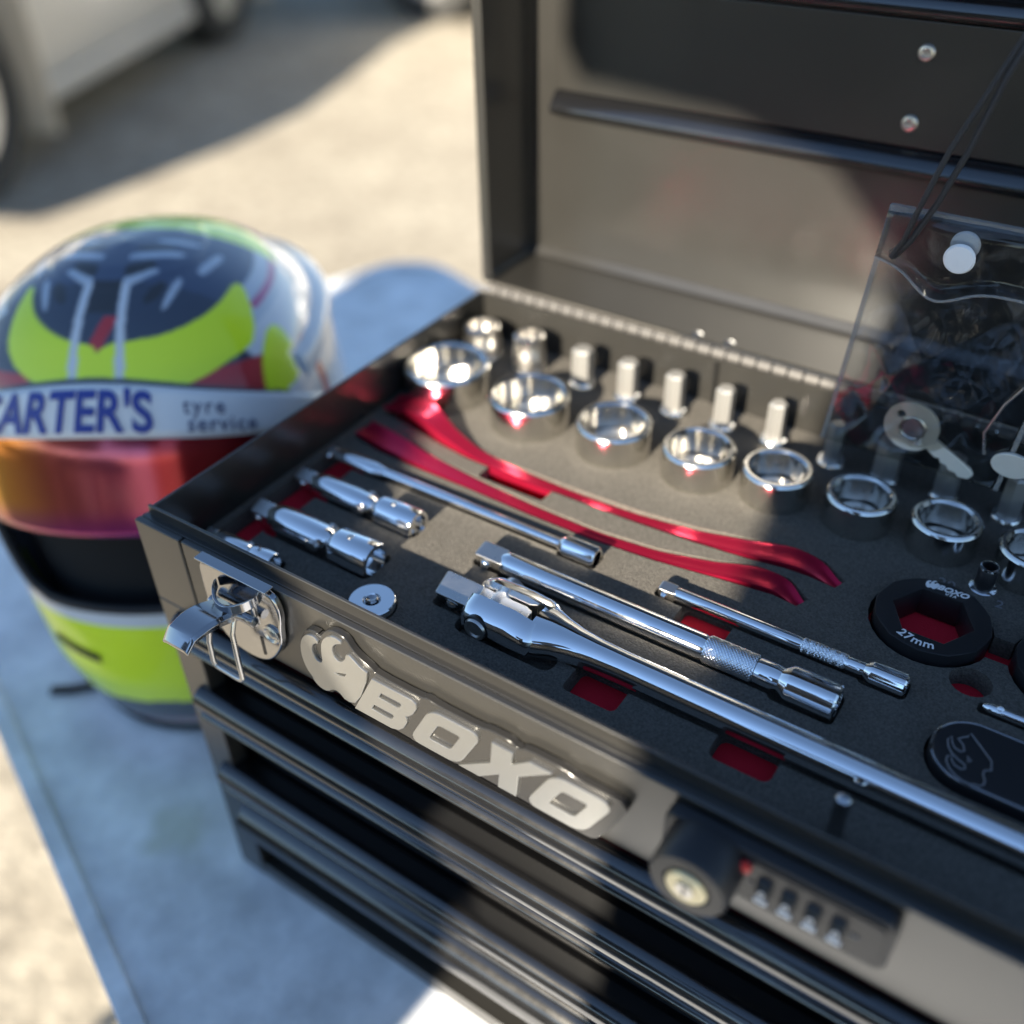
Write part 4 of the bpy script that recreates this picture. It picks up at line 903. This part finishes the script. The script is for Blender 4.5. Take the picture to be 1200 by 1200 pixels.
# ------------------------------------------------------------------ vehicles in the background, and a car added behind the camera
def car(name, label, loc, rz, body, L_=4300, Wd=1780, Hh=1750, flare=True, group=None):
    root = thing(name, label, 'car', loc, rz, group)
    wb = L_*0.56; xf = -L_*0.5+L_*0.18; xr = xf+wb; wr = 350; sill = 270
    def arch(cx): return [(cx+wr*1.2*math.cos(a), wr*0.95+wr*1.2*math.sin(a)) for a in [PI-PI*i/12 for i in range(13)]]
    low = [(-L_/2, 420), (-L_/2+30, sill+20), (xf-wr*1.25, sill)]+arch(xf)+[(xf+wr*1.25, sill)]+[(xr-wr*1.25, sill)]+arch(xr)+[(xr+wr*1.25, sill), (L_/2-30, sill+40), (L_/2, 480), (L_/2-20, 880), (L_/2-120, 1010), (-L_/2+1150, 1030), (-L_/2+180, 930), (-L_/2+20, 760)]
    h = Wd/2
    MB().prism(low, -h, h, 'xz').build('lower_body', body, root, 40, 40, 3)
    cab = [[(-L_/2+1050, y, 1000), (-L_/2+1650, y*0.86, Hh-40), (-L_/2+1900, y*0.84, Hh), (L_/2-420, y*0.84, Hh-10), (L_/2-250, y*0.86, Hh-80), (L_/2-90, y*0.97, 990)] for y in (-h*0.97, h*0.97)]
    MB().sections(cab).build('cabin', body, root, 40, 40, 3)
    for sg in (-1, 1):
        for a, b_ in ((-L_/2+1330, -L_/2+2150), (-L_/2+2230, -L_/2+3050), (-L_/2+3130, L_/2-420)):
            def pt(x, z): return (x, sg*(h*0.97-(z-1000)/(Hh-1000)*h*0.13+6), z)
            q = [pt(a, 1060), pt(b_, 1060), pt(b_-20, Hh-120), pt(a+(330 if a < -L_/2+1400 else 20), Hh-120)]
            MB().sections([q, [(x, y-sg*12, z) for x, y, z in q]]).build('side_window', 'glass', root)
        MB().box(xf+wr*1.3, xr-wr*1.3, sg*(h-10)-20, sg*(h-10)+30, sill-70, sill+10).build('sill', body, root, 12)
        MB().sections([[(-L_/2-6, sg*(h-90), 690), (-L_/2-6, sg*(h-430), 690), (-L_/2+12, sg*(h-430), 840), (-L_/2+12, sg*(h-90), 840)], [(-L_/2+80, sg*(h-90), 690), (-L_/2+80, sg*(h-430), 690), (-L_/2+80, sg*(h-430), 840), (-L_/2+80, sg*(h-90), 840)]]).build('headlight', 'lamp', root, 8)
        MB().box(L_/2-60, L_/2+6, sg*(h-60)-sg*0-110, sg*(h-60)+0, 720, 940).build('tail_light', 'tail', root, 8)
        for cx in (xf, xr):
            mt = Matrix.Translation((cx, sg*(h-110), wr)) @ (FY if sg < 0 else FY @ Matrix.Rotation(PI, 4, 'X'))
            tyre = MB().lathe([(wr*0.66, -115), (wr*0.92, -118), (wr, -95), (wr, 95), (wr*0.92, 118), (wr*0.66, 115), (wr*0.62, 60)], 40, mt).build('wheel', 'rubber', root)
            MB().lathe([(wr*0.64, 70), (wr*0.64, 100), (wr*0.52, 92), (wr*0.2, 60), (wr*0.18, 104), (0.2, 106)], 30, mt).build('rim', 'alu', tyre)
            if flare:
                f = MB(); f.box(cx+wr*1.02, cx+wr*1.02+16, sg*h-(240 if sg > 0 else 110), sg*h+(110 if sg > 0 else 240), 130, 760, None); f.build('mud_flap', 'beigetrim', root, 6)
    MB().box(-L_/2-40, -L_/2+120, -h+40, h-40, 380, 600).build('bumper', body, root, 30)
    MB().box(L_/2-100, L_/2+40, -h+40, h-40, 400, 620).build('bumper', body, root, 30)
    return root
ux, uy = -0.42, 0.9075
rzc = math.atan2(uy, ux)
def at(contact, along, side): return (contact[0]+ux*along+(-uy)*side, contact[1]+uy*along+ux*side, GZ)
# near wheel of the silver car stands by the paddock edge; its long axis runs away from the chest
car('parked_car', 'silver off-road car with beige mud flaps parked beyond the helmet', at((-3370, 1690), 1376, 780), rzc, 'carwhite', 4300, 1780, 1850)
car('parked_car', 'white car parked farther away than the silver off-road car', (-2300, 5750, GZ), math.radians(4), 'carwhite2', 4300, 1750, 1500, False)

car('parked_car', 'unseen low black car added to darken the reflection in the lid', (-1000, -4350, GZ), math.radians(3), 'cardark', 4400, 1800, 1260, False)  # added out of view so the upper lid mirrors something dark

# ------------------------------------------------------------------ shade: unseen screens added behind the camera, edges cut to the wanted shadows
def scr(x0, z0): return (x0, z0+0.4663*1500)
def shade_screen(name, label, poly, posts, zlow):
    root = thing(name, label, 'banner stand', (0, -1500, GZ))
    pl = [scr(*p) for p in poly]
    MB().prism([(x, z-GZ) for x, z in pl], -2, 2, 'xz').build('shade_cloth', 'shade_screen', root)
    for x0 in posts:
        X = x0; ztop = max(z for x, z in pl)
        MB().tube([(X, -18, 0), (X, -18, ztop-GZ)], 14, 12).build('post', 'alu', root)
        MB().box(X-150, X+150, -250, 200, 0, 20).build('foot', 'alu', root, 4)
    return root
shade_screen('added_shade_screen', 'unseen dark screen on two posts, added to shade the helmet end of the table', [(-560, -500), (150, -500), (165, -330), (185, -225), (200, -155), (172, -96), (113, 2), (80, 16), (64, 40), (46, 60), (28, 74), (10, 110), (-30, 190), (-560, 260)], (-440, -60), -500)
shade_screen('added_shade_screen', 'unseen dark stepped screen on two posts, added to shade the far end of the chest', [(272, -335), (1000, -335), (1000, 700), (60, 700), (34, 420), (30, 330), (44, 308), (150, 300), (215, 282), (262, 235), (262, 160), (254, 100), (256, 78), (272, 35), (289, 2), (276, -90)], (520, 940), -335)  # added in place of the photographer and phone, edge cut to their shadow
